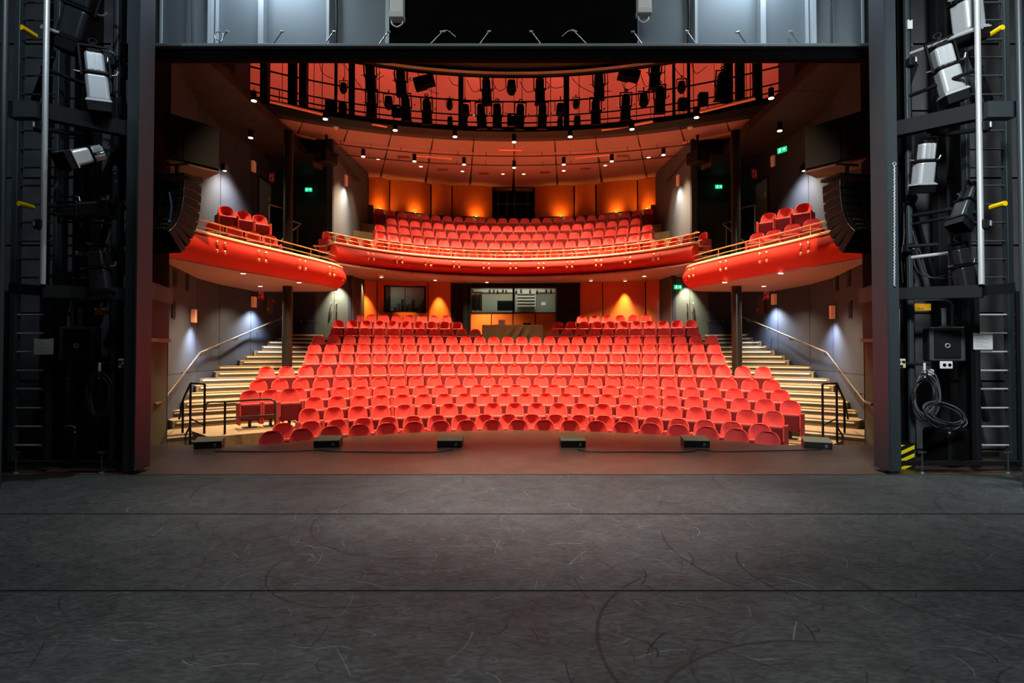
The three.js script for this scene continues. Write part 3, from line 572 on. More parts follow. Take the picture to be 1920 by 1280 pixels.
// red back wall of the roof void in panels
{
  const w = struct('wall_roof_void');
  for (let i = 0; i < 20; i++) { const a0 = -.62 + 1.24 * i / 20; part(w, 'wall_panel', arcSlab(CC, 17, 17.1, a0 + .0006, a0 + 1.24 / 20 - .0006, 9.2, 14.2, 3), M.voidRed); }
}
{
  const b = thing('lighting_bridge', 'black curved lighting bridge with hand rails hanging across the ceiling', 'bridge');
  part(b, 'walkway', arcSlab(CC, BR - .12, BR + .45, -.58, .58, 8.89, 8.96, 40), M.black);
  part(b, 'edge_beam', arcSlab(CC, BR - .2, BR - .1, -.58, .58, 8.86, 9.03, 40), M.black);
  for (const [y, r, rad] of [[9.2, .024, BR - .1], [9.43, .024, BR - .1], [9.87, .028, BR - .2], [10.69, .034, BR - .2], [10.8, .03, BR - .1]]) part(b, 'pipe', tube(arcPts(CC, rad, -.58, .58, 30).map((p) => V(p[0], y, -p[1])), r, 90), M.black);
  const X = (px) => pol(CC, BR - .12, pxAngle(px, BR - .12, CC));
  for (const px of [498, 627, 654, 660, 861, 866, 1060, 1065, 1266, 1294]) { const p = X(px); part(b, 'hanger', box(.08, 3.6, .08, p[0], 8.95 + 1.75, -p[1]), M.black); }
  for (let px = 520; px < 1420; px += 27) { const p = X(px); part(b, 'post', bar(V(p[0], 8.95, -p[1]), V(p[0], px % 2 ? 10.7 : 9.45, -p[1]), .012, 6), M.black); }
  for (const px of [545, 566, 1369, 1391, 1424, 493]) { const p = X(px); part(b, 'hanger', box(.22, 2.6, .2, p[0], 8.95 + 1.3, -p[1]), M.black); }
  for (let i = 0; i < 16; i++) { const px = 600 + i * 47 + rr(-12, 12), p = X(px), q = X(px + rr(20, 45)), y = 10.65 - rr(0, .1); part(b, 'cable', tube([V(p[0], y, -p[1]), V((p[0] * 2 + q[0]) / 3, y - rr(.15, .5), -p[1]), V(q[0], y - rr(0, .9), -q[1])], .011, 14), M.black); }
  const f = thing('front_bridge', 'dark curved beam in front of the lighting bridge, high under the roof', 'beam');
  part(f, 'lower_beam', arcSlab(3.3, 11.55, 11.7, -.66, .66, 9.05, 9.5, 40), M.blackGloss);
  part(f, 'walkway', arcSlab(3.3, 10.0, 11.55, -.66, .66, 9.12, 9.2, 40), M.black);
  part(f, 'pipe', tube(arcPts(3.3, 11.78, -.6, .6, 30).map((p) => V(p[0], 9.08, -p[1])), .035, 80), M.towerDark);
  struct('ceiling_front', box(20, .1, 5.4, 0, 9.75, -11.7), M.black);
}

// profile spotlight: long body, lens barrel, yoke, clamp; axis along -y, hung by its clamp at the origin
const FX = {
  body: mg([rbox(.19, .3, .19, 0, -.16, 0, .04, 3), ...[-.06, 0, .06].map((x) => box(.018, .26, .205, x, -.16, 0))]), barrel: mg([rbox(.225, .4, .215, 0, -.53, 0, .045, 3)]), rear: rbox(.15, .08, .15, 0, .01, 0, .03),
  collar: mg([rbox(.25, .035, .24, 0, -.325, 0, .016, 2)]), frame: mg([box(.255, .018, .25, 0, -.735, 0), box(.235, .03, .225, 0, -.72, 0)]), hood: mg([box(.225, .14, .01, 0, -.81, .112), box(.225, .14, .01, 0, -.81, -.112), box(.01, .14, .215, .108, -.81, 0), box(.01, .14, .215, -.108, -.81, 0), box(.21, .01, .2, 0, -.76, 0)]),
  yoke: mg([box(.022, .44, .04, -.14, -.12, 0), box(.022, .44, .04, .14, -.12, 0), box(.3, .022, .04, 0, .1, 0)]),
  clamp: mg([new THREE.TorusGeometry(.04, .014, 6, 12).translate(0, .17, 0), box(.03, .06, .04, 0, .12, 0)]), knob: mg([bar(V(.13, -.3, 0), V(.21, -.28, 0), .013), bar(V(.2, -.28, 0), V(.22, -.22, 0), .014), bar(V(-.13, -.3, 0), V(-.21, -.29, 0), .012)]),
};
const bodyMat = { black: M.black, silver: M.silver, dark: std(0x3a3f43, .3, { metalness: .7 }) };
function profileSpot(label, p, rx, ry, rz, sc = 1, kind = 'black', group, axis = 'y') {
  const t = thing('profile_spotlight', label, 'spotlight', p, 0, group); t.rotation.set(rx, ry, rz, 'YXZ'); t.scale.set(...(kind === 'black' ? [sc * 1.3, sc, sc * 1.3] : [sc * .92, sc * .72, sc * .92]));
  const m = bodyMat[kind];
  part(t, 'body', FX.body, m); part(t, 'lens_barrel', FX.barrel, m); part(t, 'rear_cap', FX.rear, M.black); part(t, 'collar', FX.collar, M.black);
  part(t, 'filter_frame', FX.frame, kind === 'silver' ? M.silver : M.black); if (kind !== 'black') part(t, 'front_hood', FX.hood, M.black); part(t, 'yoke', FX.yoke, M.black); part(t, 'clamp', FX.clamp, M.towerDark); part(t, 'knob', FX.knob, M.chrome);
  return t;
}
// the spotlights on the bridge, silhouetted against the red void
{
  const up = [[691, 118, 168], [749, 128, 177], [911, 146, 190], [1012.5, 145, 190], [1124, 136, 181], [1232, 114, 164]], lo = [[694.6, 171, 219], [758, 179, 224], [798.6, 186, 229], [901, 195, 236], [932, 195, 236], [976, 196, 237], [1018, 195, 237], [1118, 186, 228], [1175.5, 177, 223], [1239.5, 162, 210], [1358, 136, 186]];
  up.forEach(([px, y0, y1], i) => { const q = pol(CC, BR - .32, pxAngle(px, BR - .32, CC)), a = at(px, y0, q[1]); profileSpot(`black profile spotlight hanging from the upper pipe of the lighting bridge, ${ORD[i]} from the left`, V(q[0], a.y - .05, -q[1]), .15, 0, rr(-.05, .05), 1.08, 'black', 'spotlights on the upper bridge pipe'); });
  lo.forEach(([px, y0, y1], i) => { const q = pol(CC, BR - .36, pxAngle(px, BR - .36, CC)), a = at(px, y0, q[1]); profileSpot(`black profile spotlight hanging from the middle pipe of the lighting bridge, ${ORD[i]} from the left`, V(q[0], a.y - .05, -q[1]), .15, 0, rr(-.05, .05), 1.03, 'black', 'spotlights on the middle bridge pipe'); });
  [[796, 155, 1], [1179, 141, -1]].forEach(([px, py, s], i) => { const q = pol(CC, BR - .3, pxAngle(px, BR - .3, CC)), a = at(px, py, q[1]), t = thing('tilted_projector', `black box projector tilted under the upper bridge pipe, ${i ? 'right' : 'left'} one of two`, 'projector', a, 0, 'tilted projectors on the bridge'); t.rotation.z = s * .25; t.scale.setScalar(.88);
    part(t, 'body', rbox(.42, .38, .4, -.17, 0, 0), M.black); part(t, 'hood', rbox(.36, .34, .38, .2, .02, 0), M.black); part(t, 'yoke', mg([box(.03, .42, .05, -.15, .3, 0), box(.03, .34, .05, .2, .3, 0), box(.38, .03, .05, .02, .5, 0)]), M.black); });
  [[728.6, 190, 1], [843, 195, .75], [872, 206, 1.1], [959, 161, 1.15], [1051, 204, 1.1], [1080, 193, .75], [1207, 186, 1.05], [1278, 161, .9], [644, 163, .8]].forEach(([px, py, k], i) => { const q = pol(CC, BR - .4, pxAngle(px, BR - .4, CC)), a = at(px, py, q[1]), t = thing('par_can', `round black can light among the spotlights of the bridge, ${['fourth', 'fifth', 'sixth', 'third', 'eighth', 'seventh', 'ninth', 'second', 'first'][i]}`, 'can light', a, 0, 'can lights on the bridge'); t.scale.setScalar(k * .86);
    t.userData.label = `round black can light under the ${i === 3 ? 'upper' : 'middle'} pipe of the lighting bridge, ${['second', 'third', 'fourth', 'only one there', 'fifth', 'sixth', 'seventh', 'eighth', 'first'][i]}${i === 3 ? '' : ' from the left'}`;
    part(t, 'can', cyl(.13, .17, .32, 0, 0, 0, 10), M.black); part(t, 'snout', cyl(.17, .09, .14, 0, -.22, 0, 10), M.black); part(t, 'yoke', mg([box(.025, .34, .04, -.19, .1, 0), box(.025, .34, .04, .19, .1, 0), box(.4, .025, .04, 0, .28, 0)]), M.black); part(t, 'clamp', cyl(.025, .025, .14, 0, .36, 0, 6), M.black); });
  [[620, 200, .3], [643, 204, .22], [744, 209, .3], [844, 231, .16], [871, 233, .2], [960, 225, .32], [1050, 234, .18], [1082, 229, .2], [1280, 196, .28], [1318, 186, .28]].forEach(([px, py, w], i) => { const q = pol(CC, BR - .05, pxAngle(px, BR - .05, CC)), a = at(px, py, q[1]), t = thing('dimmer_box', `small dark box fixed to the hand rail of the lighting bridge, ${ORD[i]} from the left`, 'box', a, 0, 'boxes on the bridge rail');
    part(t, 'body', rbox(w, .34, .22, 0, 0, 0), M.black); part(t, 'lid', rbox(w * .94, .02, .2, 0, .18, 0), M.towerDark); });
}
// pendant downlights under the bridge and recessed lamps near the rear
function downlight(name, label, p, group, tgt, cd, deg, big) {
  const t = thing(name, label, 'ceiling light', p, 0, group), h = ceilY(p.x, -p.z) - p.y;
  if (h > .05) part(t, 'housing', cyl(.075, .075, Math.min(.26, h), 0, Math.min(.26, h) / 2 + .02, 0, 14), M.black); else part(t, 'trim_ring', new THREE.TorusGeometry(.085, .016, 6, 16).rotateX(Math.PI / 2), M.white);
  if (h > .27) part(t, 'rod', cyl(.01, .01, h - .14, 0, .2 + (h - .14) / 2, 0, 6), M.black);
  part(t, 'lamp', cyl(big || .07, big || .07, .015, 0, .01, 0, 14), M.glow);
  if (cd) spot(V(p.x, p.y - .03, p.z), tgt || V(p.x, 0, p.z), WARM, cd, deg, .7, 3);
  return t;
}
const PEND = [[476, 190], [610, 224], [741, 245], [853, 257], [964, 267], [1069, 257], [1185, 243], [1306, 221], [1446, 185]];
PEND.forEach(([px, py], i) => { const p = ceilAt(px, py, .3); downlight('pendant_downlight', `lit cylinder downlight just behind the lighting bridge, ${ORD[i]} from the left`, p, 'downlights behind the bridge', V(p.x * .95, 0, p.z + .6), [150, 260, 520, 580, 580, 580, 520, 260, 150][i], 37); if (i > 1 && i < 7) spot(V(p.x, p.y - .03, p.z - .02), V(p.x * 1.05, 6.2, p.z - 6), WARM, 200, 21, .8, 3); });
[[470, 259], [1462, 246]].forEach(([px, py], i) => { const d = (GAL - .3 - EYE) * F / (660 - py), p = at(px, py, d); const t = downlight('pendant_downlight', `lit downlight alone above the ${i ? 'right' : 'left'} side balcony`, p, null, V(p.x * .97, 4, p.z + .6), 90, 40); });
const PEN2 = [[681, 294], [777, 303], [870, 309], [964, 315], [1057, 309], [1147, 303], [1244, 291]];
PEN2.forEach(([px, py], i) => { const p = ceilAt(px, py, .32); downlight('track_downlight', `lit cylinder downlight on the thin pipe over the balcony, ${ORD[i]} from the left`, p, 'downlights over the balcony', V(p.x * .92, 5, p.z + .5), 300, 44); });
const REC = [[709, 298], [789, 312], [867, 321], [943, 326], [982, 326], [1057, 320], [1135, 310], [1216, 295]];
REC.forEach(([px, py], i) => { const p = ceilAt(px, py, .01); downlight('recessed_downlight', `round recessed lamp in the ceiling before the upper timber panels, ${ORD[i]} from the left`, p, 'recessed lamps over the balcony', V(p.x, 5, p.z + .4), 60, 40, .095); });
{ // thin curved pipes under the rear ceiling
  const t = thing('ceiling_track', 'two thin dark curved pipes hanging below the rear ceiling', 'track');
  for (const [px, a, b] of [[960, 293, 268], [960, 310, 283]]) {
    const q = ceilAt(960, px && a, .16), r = -q.z - CC, y = q.y; part(t, 'pipe', tube(arcPts(CC, r, -.4, .4, 30).map((p) => V(p[0], y, -p[1])), .022, 70), std(0x3a1512, .6)); for (let i = 0; i < 13; i++) { const p = pol(CC, r, -.38 + .76 * i / 12); part(t, 'hanger', bar(V(p[0], y, -p[1]), V(p[0], y + .18, -p[1]), .012, 6), std(0x5a201a, .6)); } }
  for (const [px, i] of [[630, 0], [1294, 1]]) { const p = ceilAt(px, 238, 0); const q = thing('smoke_detector', `small pale ceiling detector near the ${i ? 'right' : 'left'} end of the lighting bridge`, 'detector', p); part(q, 'base', cyl(.09, .09, .03, 0, -.015, 0, 16), M.white); part(q, 'head', cyl(.06, .04, .05, 0, -.055, 0, 16), M.white); }
}
for (const s of [-1, 1]) { // black projector on the front edge of the upper pier
  const t = thing('gallery_projector', `black projector box hanging by the ${SIDE[s]} pier beside the upper timber panels`, 'projector', at(mir(s, 1308), 296, 19.4), s * .4);
  part(t, 'body', rbox(.5, .42, .6, 0, 0, 0, .03), M.black); part(t, 'lens', cyl(.1, .12, .2, 0, -.02, .38, 14).rotateX(0), M.blackGloss); part(t, 'hanger', box(.06, .9, .06, 0, .6, 0), M.black); part(t, 'side_flap', box(.04, .5, .5, s * .3, -.1, .1), std(0x3a1c14, .6)); }
// lamps in the soffits under the balconies
const SOF = [[715, 519, 4.43], [816, 525, 4.5], [913, 529, 4.6], [1108, 526, 4.52], [1172, 526.5, 4.55], [1208, 517.5, 4.45]];
SOF.forEach(([px, py, y], i) => { const d = (y - EYE) * F / (660 - py), p = at(px, py, Math.max(22, Math.min(24.7, d))); const l = thing('soffit_lamp', `small round lamp under the main balcony, ${ORD[i]} from the left`, 'ceiling light', p, 0, 'lamps under the main balcony'); part(l, 'trim_ring', new THREE.TorusGeometry(.075, .014, 6, 16).rotateX(Math.PI / 2), M.white); part(l, 'lamp', cyl(.065, .065, .015, 0, -.008, 0, 14), M.glow);
  spot(V(p.x, p.y - .05, p.z), V(p.x, 0, p.z - .4), WARM, 64, 56, .8, 2); });
for (const s of [-1, 1]) [[1464, 512, 130], [1432, 536, 60], [1359, 529, 60]].forEach(([px, py, cd], i) => { const d = (SBY0 - .03 - EYE) * F / (660 - py), p = at(mir(s, px), py, d); const l = thing('soffit_lamp', `small round lamp under the ${SIDE[s]} side balcony, ${['nearest the stage', 'beside the wall', 'behind the column'][i]}`, 'ceiling light', p, 0, `lamps under the ${SIDE[s]} side balcony`); part(l, 'trim_ring', new THREE.TorusGeometry(.07, .014, 6, 16).rotateX(Math.PI / 2), M.white); part(l, 'lamp', cyl(.06, .06, .015, 0, -.008, 0, 14), M.glow);
  spot(V(p.x, p.y - .05, p.z), V(p.x, 0, p.z), WARM, cd, 62, .7, 2); });
// lamps behind the plinths that light the feet of the timber panels
for (const px of [712, 778, 893, 1052, 1156, 1214]) { const R = RU - .6, q = pol(CU, R, pxAngle(px, R, CU)); spot(V(q[0], 8.14, -q[1]), V(q[0] * 1.02, 9.3, -q[1] - .9), AMBER, 8, 66, 1, 8);
  const t = thing('panel_uplight', `small lamp behind the balcony plinth below the timber panels, ${ORD[[712, 778, 893, 1052, 1156, 1214].indexOf(px)]} from the left`, 'lamp', V(q[0], 8.2, -q[1]), 0, 'lamps below the upper timber panels'); part(t, 'housing', cyl(.05, .06, .08, 0, -.06, 0, 12), M.black); part(t, 'lens', cyl(.045, .045, .01, 0, -.015, 0, 12), M.glow); }
for (const [px, cd] of [[682, 60], [822, 60], [760, 24], [1172, 70], [905, 46]]) { const R = RW - .45, q = pol(C0, R, pxAngle(px, R, C0)); spot(V(q[0], 4.6, -q[1] + .1), V(q[0], 2.6, -q[1] - .4), 0xffc070, cd * 1.5, 24, .7, 2); }
for (const s of [-1, 1]) { const p = at(mir(s, 1292), 536, 22.0); spot(V(p.x, 4.45, p.z), V(p.x, 2.6, p.z - .5), 0xfff0d8, 60, 36, .8, 2); }
// ------------------------------------------------------------ seats
function backGeo(W = .222, Hh = .56, y0 = .3, dish = .08, T = .05) {  // rounded-top shell, dished towards the sitter (+z)
  const nu = 14, nv = 12, pos = [], idx = [];
  const side = (front) => { for (let j = 0; j <= nv; j++) for (let i = 0; i <= nu; i++) {
    const t = j / nv, v = Math.sin(t * Math.PI / 2), u0 = -1 + 2 * i / nu, u = Math.sin(u0 * Math.PI / 2) * .5 + u0 * .5, q = Math.max(0, (v - .5) / .5), hw = W * Math.pow(Math.max(0, 1 - Math.pow(q, 3.2)), 1 / 2.6), x = hw * u, y = y0 + Hh * v;
    const e = Math.max(Math.pow(Math.abs(u), 6), Math.pow(v, 9)), lean = -.13 * (y - y0);
    const d = dish * (1 - Math.pow(Math.abs(u), 2.2)) * Math.pow(Math.sin(Math.min(1, v * 1.02) * Math.PI), .8) , wrap = .06 * u * u;
    pos.push(x, y, lean + wrap + (front ? T * (1 - e * .8) - d : -T * (1 - e * .8) - d * .4)); } };
  side(true); side(false); const N = (nu + 1) * (nv + 1), id = (i, j) => j * (nu + 1) + i;
  for (let j = 0; j < nv; j++) for (let i = 0; i < nu; i++) { const a = id(i, j), b = id(i + 1, j), c = id(i, j + 1), d = id(i + 1, j + 1); idx.push(a, b, c, b, d, c, N + a, N + c, N + b, N + b, N + c, N + d); }
  for (let j = 0; j < nv; j++) for (const i of [0, nu]) { const a = id(i, j), c = id(i, j + 1); i ? idx.push(a, N + a, c, N + a, N + c, c) : idx.push(a, c, N + a, N + a, c, N + c); }
  for (let i = 0; i < nu; i++) { const a = id(i, 0), b = id(i + 1, 0); idx.push(a, N + a, b, N + a, N + b, b); }
  const g = new THREE.BufferGeometry(); g.setAttribute('position', new THREE.Float32BufferAttribute(pos, 3));
  g.setAttribute('uv', new THREE.Float32BufferAttribute(pos.flatMap((_, k) => k % 3 === 0 ? [pos[k], pos[k + 1]] : []), 2)); g.setIndex(idx); g.computeVertexNormals(); return g;
}
const SG = {
  back: backGeo(),
  pan: rbox(.44, .43, .1, 0, -.2, 0, .045, 3).rotateX(.32).translate(0, .555, .15),
  lip: rbox(.43, .06, .1, 0, 0, 0, .028, 2).translate(0, .54, .13),
  arm: (s) => mg([rbox(.038, .34, .1, s * .249, .43, .2, .016, 2), rbox(.036, .5, .34, s * .249, .33, .04, .016, 2)]),
  leg: mg([box(.05, .3, .1, 0, .15, .02), box(.3, .02, .2, 0, .01, .02)]),
  plate: new THREE.CylinderGeometry(.012, .012, .004, 8).rotateX(Math.PI / 2).translate(0, .565, .212),
};
SG.armL = SG.arm(-1); SG.armR = SG.arm(1);
const seat0 = new THREE.Group(); seat0.name = 'theatre_seat';
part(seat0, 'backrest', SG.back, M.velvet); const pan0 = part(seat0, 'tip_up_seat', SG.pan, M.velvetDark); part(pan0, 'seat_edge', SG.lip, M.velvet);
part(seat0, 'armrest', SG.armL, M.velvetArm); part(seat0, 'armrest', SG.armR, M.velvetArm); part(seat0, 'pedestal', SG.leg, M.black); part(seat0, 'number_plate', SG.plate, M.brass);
let firstSeat = true;
function seat(x, y, z, ry, label, group) {
  const o = firstSeat ? seat0 : seat0.clone(); firstSeat = false; o.name = numbered('theatre_seat'); o.position.set(x, y, z); o.rotation.y = ry; scene.add(o);
  return tag(o, label, 'seat', group);
}
const ROWS = [[[510, 1438, 19]], [[532, 1424, 20]], [[580, 1449, 21]], [[590, 1481, 23]], [[559, 1462, 25]], [[485, 1446, 28]], [[500, 1430, 29]], [[584.6, 1346, 26]], [[590, 1339, 27]], [[597, 1334, 28]], [[630.4, 891, 11], [1038, 1299.7, 11]], [[634.6, 857.8, 10], [1046.6, 1296, 11]], [[671.5, 836.7, 8], [1091, 1212, 6]]];
const ROWN = ['front row at the stage edge', ...ORD.slice(1, 12).map((o) => `${o} row from the stage`), 'rearmost row of the stalls'];
ROWS.forEach((segs, i) => segs.forEach(([p0, p1, n], k) => {
  const a0 = pxAngle(p0, ROWR[i], C0), a1 = pxAngle(p1, ROWR[i], C0);
  for (let j = 0; j < n; j++) {
    const a = a0 + (a1 - a0) * j / (n - 1), q = pol(C0, ROWR[i], a);
    const lb = segs.length > 1 ? `red tip-up seat, ${ORD[j]} from left, ${k ? 'right' : 'left'} block, ${i === 12 ? 'rearmost row of stalls' : ROWN[i]}` : `red velvet tip-up seat, ${ORD[j]} from left in the ${ROWN[i]}`;
    seat(q[0], ROWF[i], -q[1], -a, lb, 'red tip-up seats of the stalls');
  }
}));
// three seats on the raised platform beside the left staircase
{
  const f = struct('floor_platform'); part(f, 'platform', arcSlab(C0, 8.95, 10.6, -.78, -.56, -.7, -.2, 12), M.step);
  for (const [px, r, sy, lb] of [[469, 10.0, 1, 'red tip-up seat on the raised platform, nearest the left staircase'], [508, 10.0, 1, 'red tip-up seat on the raised platform, in the middle of its three seats'], [543, 9.4, 1.06, 'tall-backed red seat at the edge of the raised platform beside the third row']]) {
    const a = pxAngle(px, r, C0), q = pol(C0, r, a), o = seat(q[0], -.2, -q[1], -a, lb); o.scale.y = sy;
  }
}
// seats of the side balconies
for (const s of [-1, 1]) {
  const F4 = s < 0 ? [[402.5, 414], [439, 422], [474, 432], [506, 439]] : [[1522.5, 408], [1486, 418], [1451, 429], [1420, 435]];
  F4.forEach(([px, py], i) => { const d = (4.98 - EYE) * F / (660 - py), p = at(px, py, d); seat(p.x, 4.98 - .87, p.z, -s * .75, `red seat in the front row of the ${SIDE[s]} side balcony, ${ORD[i]} from the stage`, 'seats of the side balconies'); });
  const B3 = s < 0 ? [[424, 384.5], [456, 393], [487, 401]] : [[1506, 379], [1472.5, 388], [1441, 397]];
  const bl = struct('floor_side_balcony_' + SIDE[s]);
  B3.forEach(([px, py], i) => { const d = (5.62 - EYE) * F / (660 - py), p = at(px, py, d); seat(p.x, 5.62 - .87, p.z, -s * .75, `red seat in the raised rear row of the ${SIDE[s]} side balcony, ${ORD[i]} from the stage`, 'seats of the side balconies');
    part(bl, 'step', box(.62, .34, .62, p.x, 4.58, p.z), M.step); });
  const e = at(s < 0 ? 612 : 1319, s < 0 ? 434 : 431, 19.0); seat(e.x, 4.42 + .36, e.z, -s * 1.25, `red seat turned sideways at the ${SIDE[s]} end of the main balcony front row`);
  part(bl, 'step', box(.9, .06, .9, e.x, 4.73, e.z), M.step);
}
// the remaining seats, far up on the main balcony
{
  const paint = (g, c) => { const n = mg([g]), k = n.attributes.position.count; n.setAttribute('color', new THREE.BufferAttribute(Float32Array.from({ length: k * 3 }, (_, i) => c[i % 3]), 3)); return n; };
  const CV = [.66, .056, .052], CD = [.17, .006, .012], CA = [.4, .025, .025];
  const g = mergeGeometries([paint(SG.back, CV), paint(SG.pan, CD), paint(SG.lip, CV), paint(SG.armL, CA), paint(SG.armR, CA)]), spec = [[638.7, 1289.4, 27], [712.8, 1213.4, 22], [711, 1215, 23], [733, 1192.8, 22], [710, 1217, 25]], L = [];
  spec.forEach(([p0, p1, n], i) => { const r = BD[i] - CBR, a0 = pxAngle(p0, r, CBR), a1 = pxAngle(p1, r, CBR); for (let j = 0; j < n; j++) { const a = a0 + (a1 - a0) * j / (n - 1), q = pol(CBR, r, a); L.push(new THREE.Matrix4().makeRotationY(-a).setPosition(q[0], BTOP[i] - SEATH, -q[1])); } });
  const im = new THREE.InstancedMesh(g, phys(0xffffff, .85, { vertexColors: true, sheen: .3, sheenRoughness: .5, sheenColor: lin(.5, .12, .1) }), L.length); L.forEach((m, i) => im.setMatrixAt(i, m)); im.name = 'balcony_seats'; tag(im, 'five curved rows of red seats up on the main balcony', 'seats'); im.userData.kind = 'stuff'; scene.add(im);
}
// ------------------------------------------------------------ things on the walls of the hall
function wallX(s, d) { for (let i = 0; i < WP.length - 1; i++) if (d <= WP[i + 1][1]) { const [a, b] = [WP[i], WP[i + 1]], t = (d - a[1]) / (b[1] - a[1]); return ax(s, a[0] + (b[0] - a[0]) * t); } return ax(s, 8.93); }
function wallNormal(s, d) { for (let i = 0; i < WP.length - 1; i++) if (d <= WP[i + 1][1]) { const [a, b] = [WP[i], WP[i + 1]]; return Math.atan2(b[0] - a[0], b[1] - a[1]); } return 0; }
function onWall(s, px, py) { let best = null, e = 1e9; for (let d = 11.2; d < 22.5; d += .02) { const k = Math.abs(wallX(s, d) - (px - 960) / F * d); if (k < e) { e = k; best = d; } } return at(px, py, best); }
const wry = (s, d) => s < 0 ? Math.PI / 2 + wallNormal(s, d) : -Math.PI / 2 - wallNormal(s, d);   // local +z looks into the hall
for (const s of [-1, 1]) {
  const L = SIDE[s];
  // wall lamps that wash the wall below them
  for (const [px, py, cd, where] of s < 0 ? [[471, 312, 0, 'high behind the side balcony'], [358, 592, 26, 'low near the stage'], [472, 566, 40, 'above the staircase handrail']] : [[1454, 302, 0, 'high behind the side balcony'], [1566, 585, 26, 'low near the stage'], [1455, 561, 40, 'above the staircase handrail']]) {
    const p = onWall(s, px, py), d = -p.z, r = wry(s, d), t = thing('wall_lamp', `small square wall lamp on the ${L} wall, ${where}`, 'wall lamp', p, r);
    part(t, 'housing', rbox(.2, .36, .12, 0, 0, .07, .01), M.sconce); part(t, 'back_plate', box(.24, .4, .02, 0, 0, .01), M.black);
    if (cd) { const n = V(Math.sin(r), 0, Math.cos(r)); spot(p.clone().addScaledVector(n, .5).add(V(0, -.22, 0)), p.clone().addScaledVector(n, -.1).add(V(0, -1.9, 0)), 0xe4ecf4, cd * 1.5, 62, 1, 3); }
  }
  { // flood of light on the upper wall behind the side balcony
    const p = onWall(s, s < 0 ? 416 : 1513, 318), r = wry(s, -p.z), n = V(Math.sin(r), 0, Math.cos(r));
    const t = thing('wall_washer', `dark wall washer shining down the ${L} wall behind the hanging speakers`, 'wall lamp', p, r); part(t, 'housing', rbox(.22, .2, .16, 0, .06, .09, .02), M.black); part(t, 'lamp', cyl(.05, .05, .01, 0, -.045, .1, 12), M.glow);
    spot(p.clone().addScaledVector(n, .8).add(V(0, -.02, 0)), p.clone().addScaledVector(n, -.1).add(V(0, -2, 0)), 0xfff4e2, 62, 58, 1, 6);
  }
  { const p = at(mir(s, 1275), 338, 21.5), t = thing('wall_lamp', `small square lamp on the pale wall ${s < 0 ? 'left' : 'right'} of the upper timber panels`, 'wall lamp', p, s < 0 ? Math.PI / 2 : -Math.PI / 2); part(t, 'housing', rbox(.22, .4, .12, 0, 0, .06, .01), M.sconce); part(t, 'back_plate', box(.26, .44, .02, 0, 0, 0), M.black);
    spot(p.clone().add(V(-s * .45, -.2, 0)), p.clone().add(V(s * .15, -2, .2)), 0xfff0d8, 34, 54, 1, 5); }
  // red pictogram boards
  for (const [px, py, w, where] of s < 0 ? [[502, 333, .22, 'upper'], [481.5, 552, .2, 'lower']] : [[1422, 326, .22, 'upper'], [1445, 552, .2, 'lower']]) {
    const p = onWall(s, px, py), t = thing('fire_sign', `red fire sign with white pictograms standing out from the ${where} ${L} wall`, 'sign', p.add(V(-s * .15, 0, 0)), 0);
    part(t, 'board', box(.2, .36, .03, 0, 0, 0), M.redSign); part(t, 'pictogram', mg([box(.05, .1, .004, -.04, .07, .017), box(.06, .03, .004, .05, .1, .017), box(.04, .04, .004, -.05, -.09, .017), box(.05, .09, .004, .045, -.07, .017), box(.03, .05, .004, .05, .03, .017)]), M.white);
    part(t, 'bracket', box(.14, .03, .02, s * .1, 0, -.02), M.black);
  }
  for (const [px, py, where] of [[1571, 530, 'nearer the balcony column'], [1594, 521, 'under the balcony near the stage'], [1596, 580, 'beside the lower wall lamp']]) { const p = onWall(s, mir(s, px), py), t = thing('wall_grille', `small dark grille on the ${L} wall, ${where}`, 'grille', p, wry(s, -p.z)); part(t, 'frame', box(.3, .44, .03, 0, 0, .012), M.black); for (let k = 0; k < 5; k++) part(t, 'slat', box(.26, .03, .02, 0, -.16 + k * .08, .03), M.towerDark); }
  { // fire hose cabinet, lower wall
    const p = onWall(s, s < 0 ? 500 : 1432, 572), t = thing('fire_cabinet', `dark red fire cabinet on the ${L} wall above the handrail`, 'cabinet', p, wry(s, -p.z)); part(t, 'body', rbox(.5, .6, .1, 0, 0, .06), std(0x3a1414, .6)); part(t, 'alarm_button', mg([rbox(.09, .11, .05, -.2, -.16, .13), rbox(.07, .08, .05, .25, .18, .13)]), M.redSign); }
  // hand rail of the staircase
  const hr = [[290, 758, 10.9], [304, 753, 11.4], [375, 661, 15.5], [418, 642.6, 17.0], [470, 620.5, 18.7], [538, 591.5, 20.9]].map(([x, y, d]) => { const q = at(s < 0 ? x : 1925 - x, y, d); return q; });
  const rl = thing('stair_handrail', `long steel handrail climbing the ${L} wall beside the staircase`, 'handrail');
  part(rl, 'rail', [bar(hr[0], hr[1], .026, 10), ...[1, 2, 3, 4].map((i) => bar(hr[i], hr[i + 1], .026, 10)), ...hr.slice(1, 5).map((p) => new THREE.SphereGeometry(.026, 8, 6).translate(p.x, p.y, p.z))], M.steel);
  for (const [i, t] of [[1, .2], [1, .6], [2, .1], [2, .8], [3, .5], [4, .3], [4, .8]]) { const m = hr[i].clone().lerp(hr[i + 1], t); part(rl, 'bracket', [bar(m.clone().add(V(0, -.02, 0)), m.clone().add(V(s * .02, -.1, 0)), .014), bar(m.clone().add(V(s * .02, -.1, 0)), m.clone().add(V(s * .16, -.1, 0)), .014)], M.steel); }
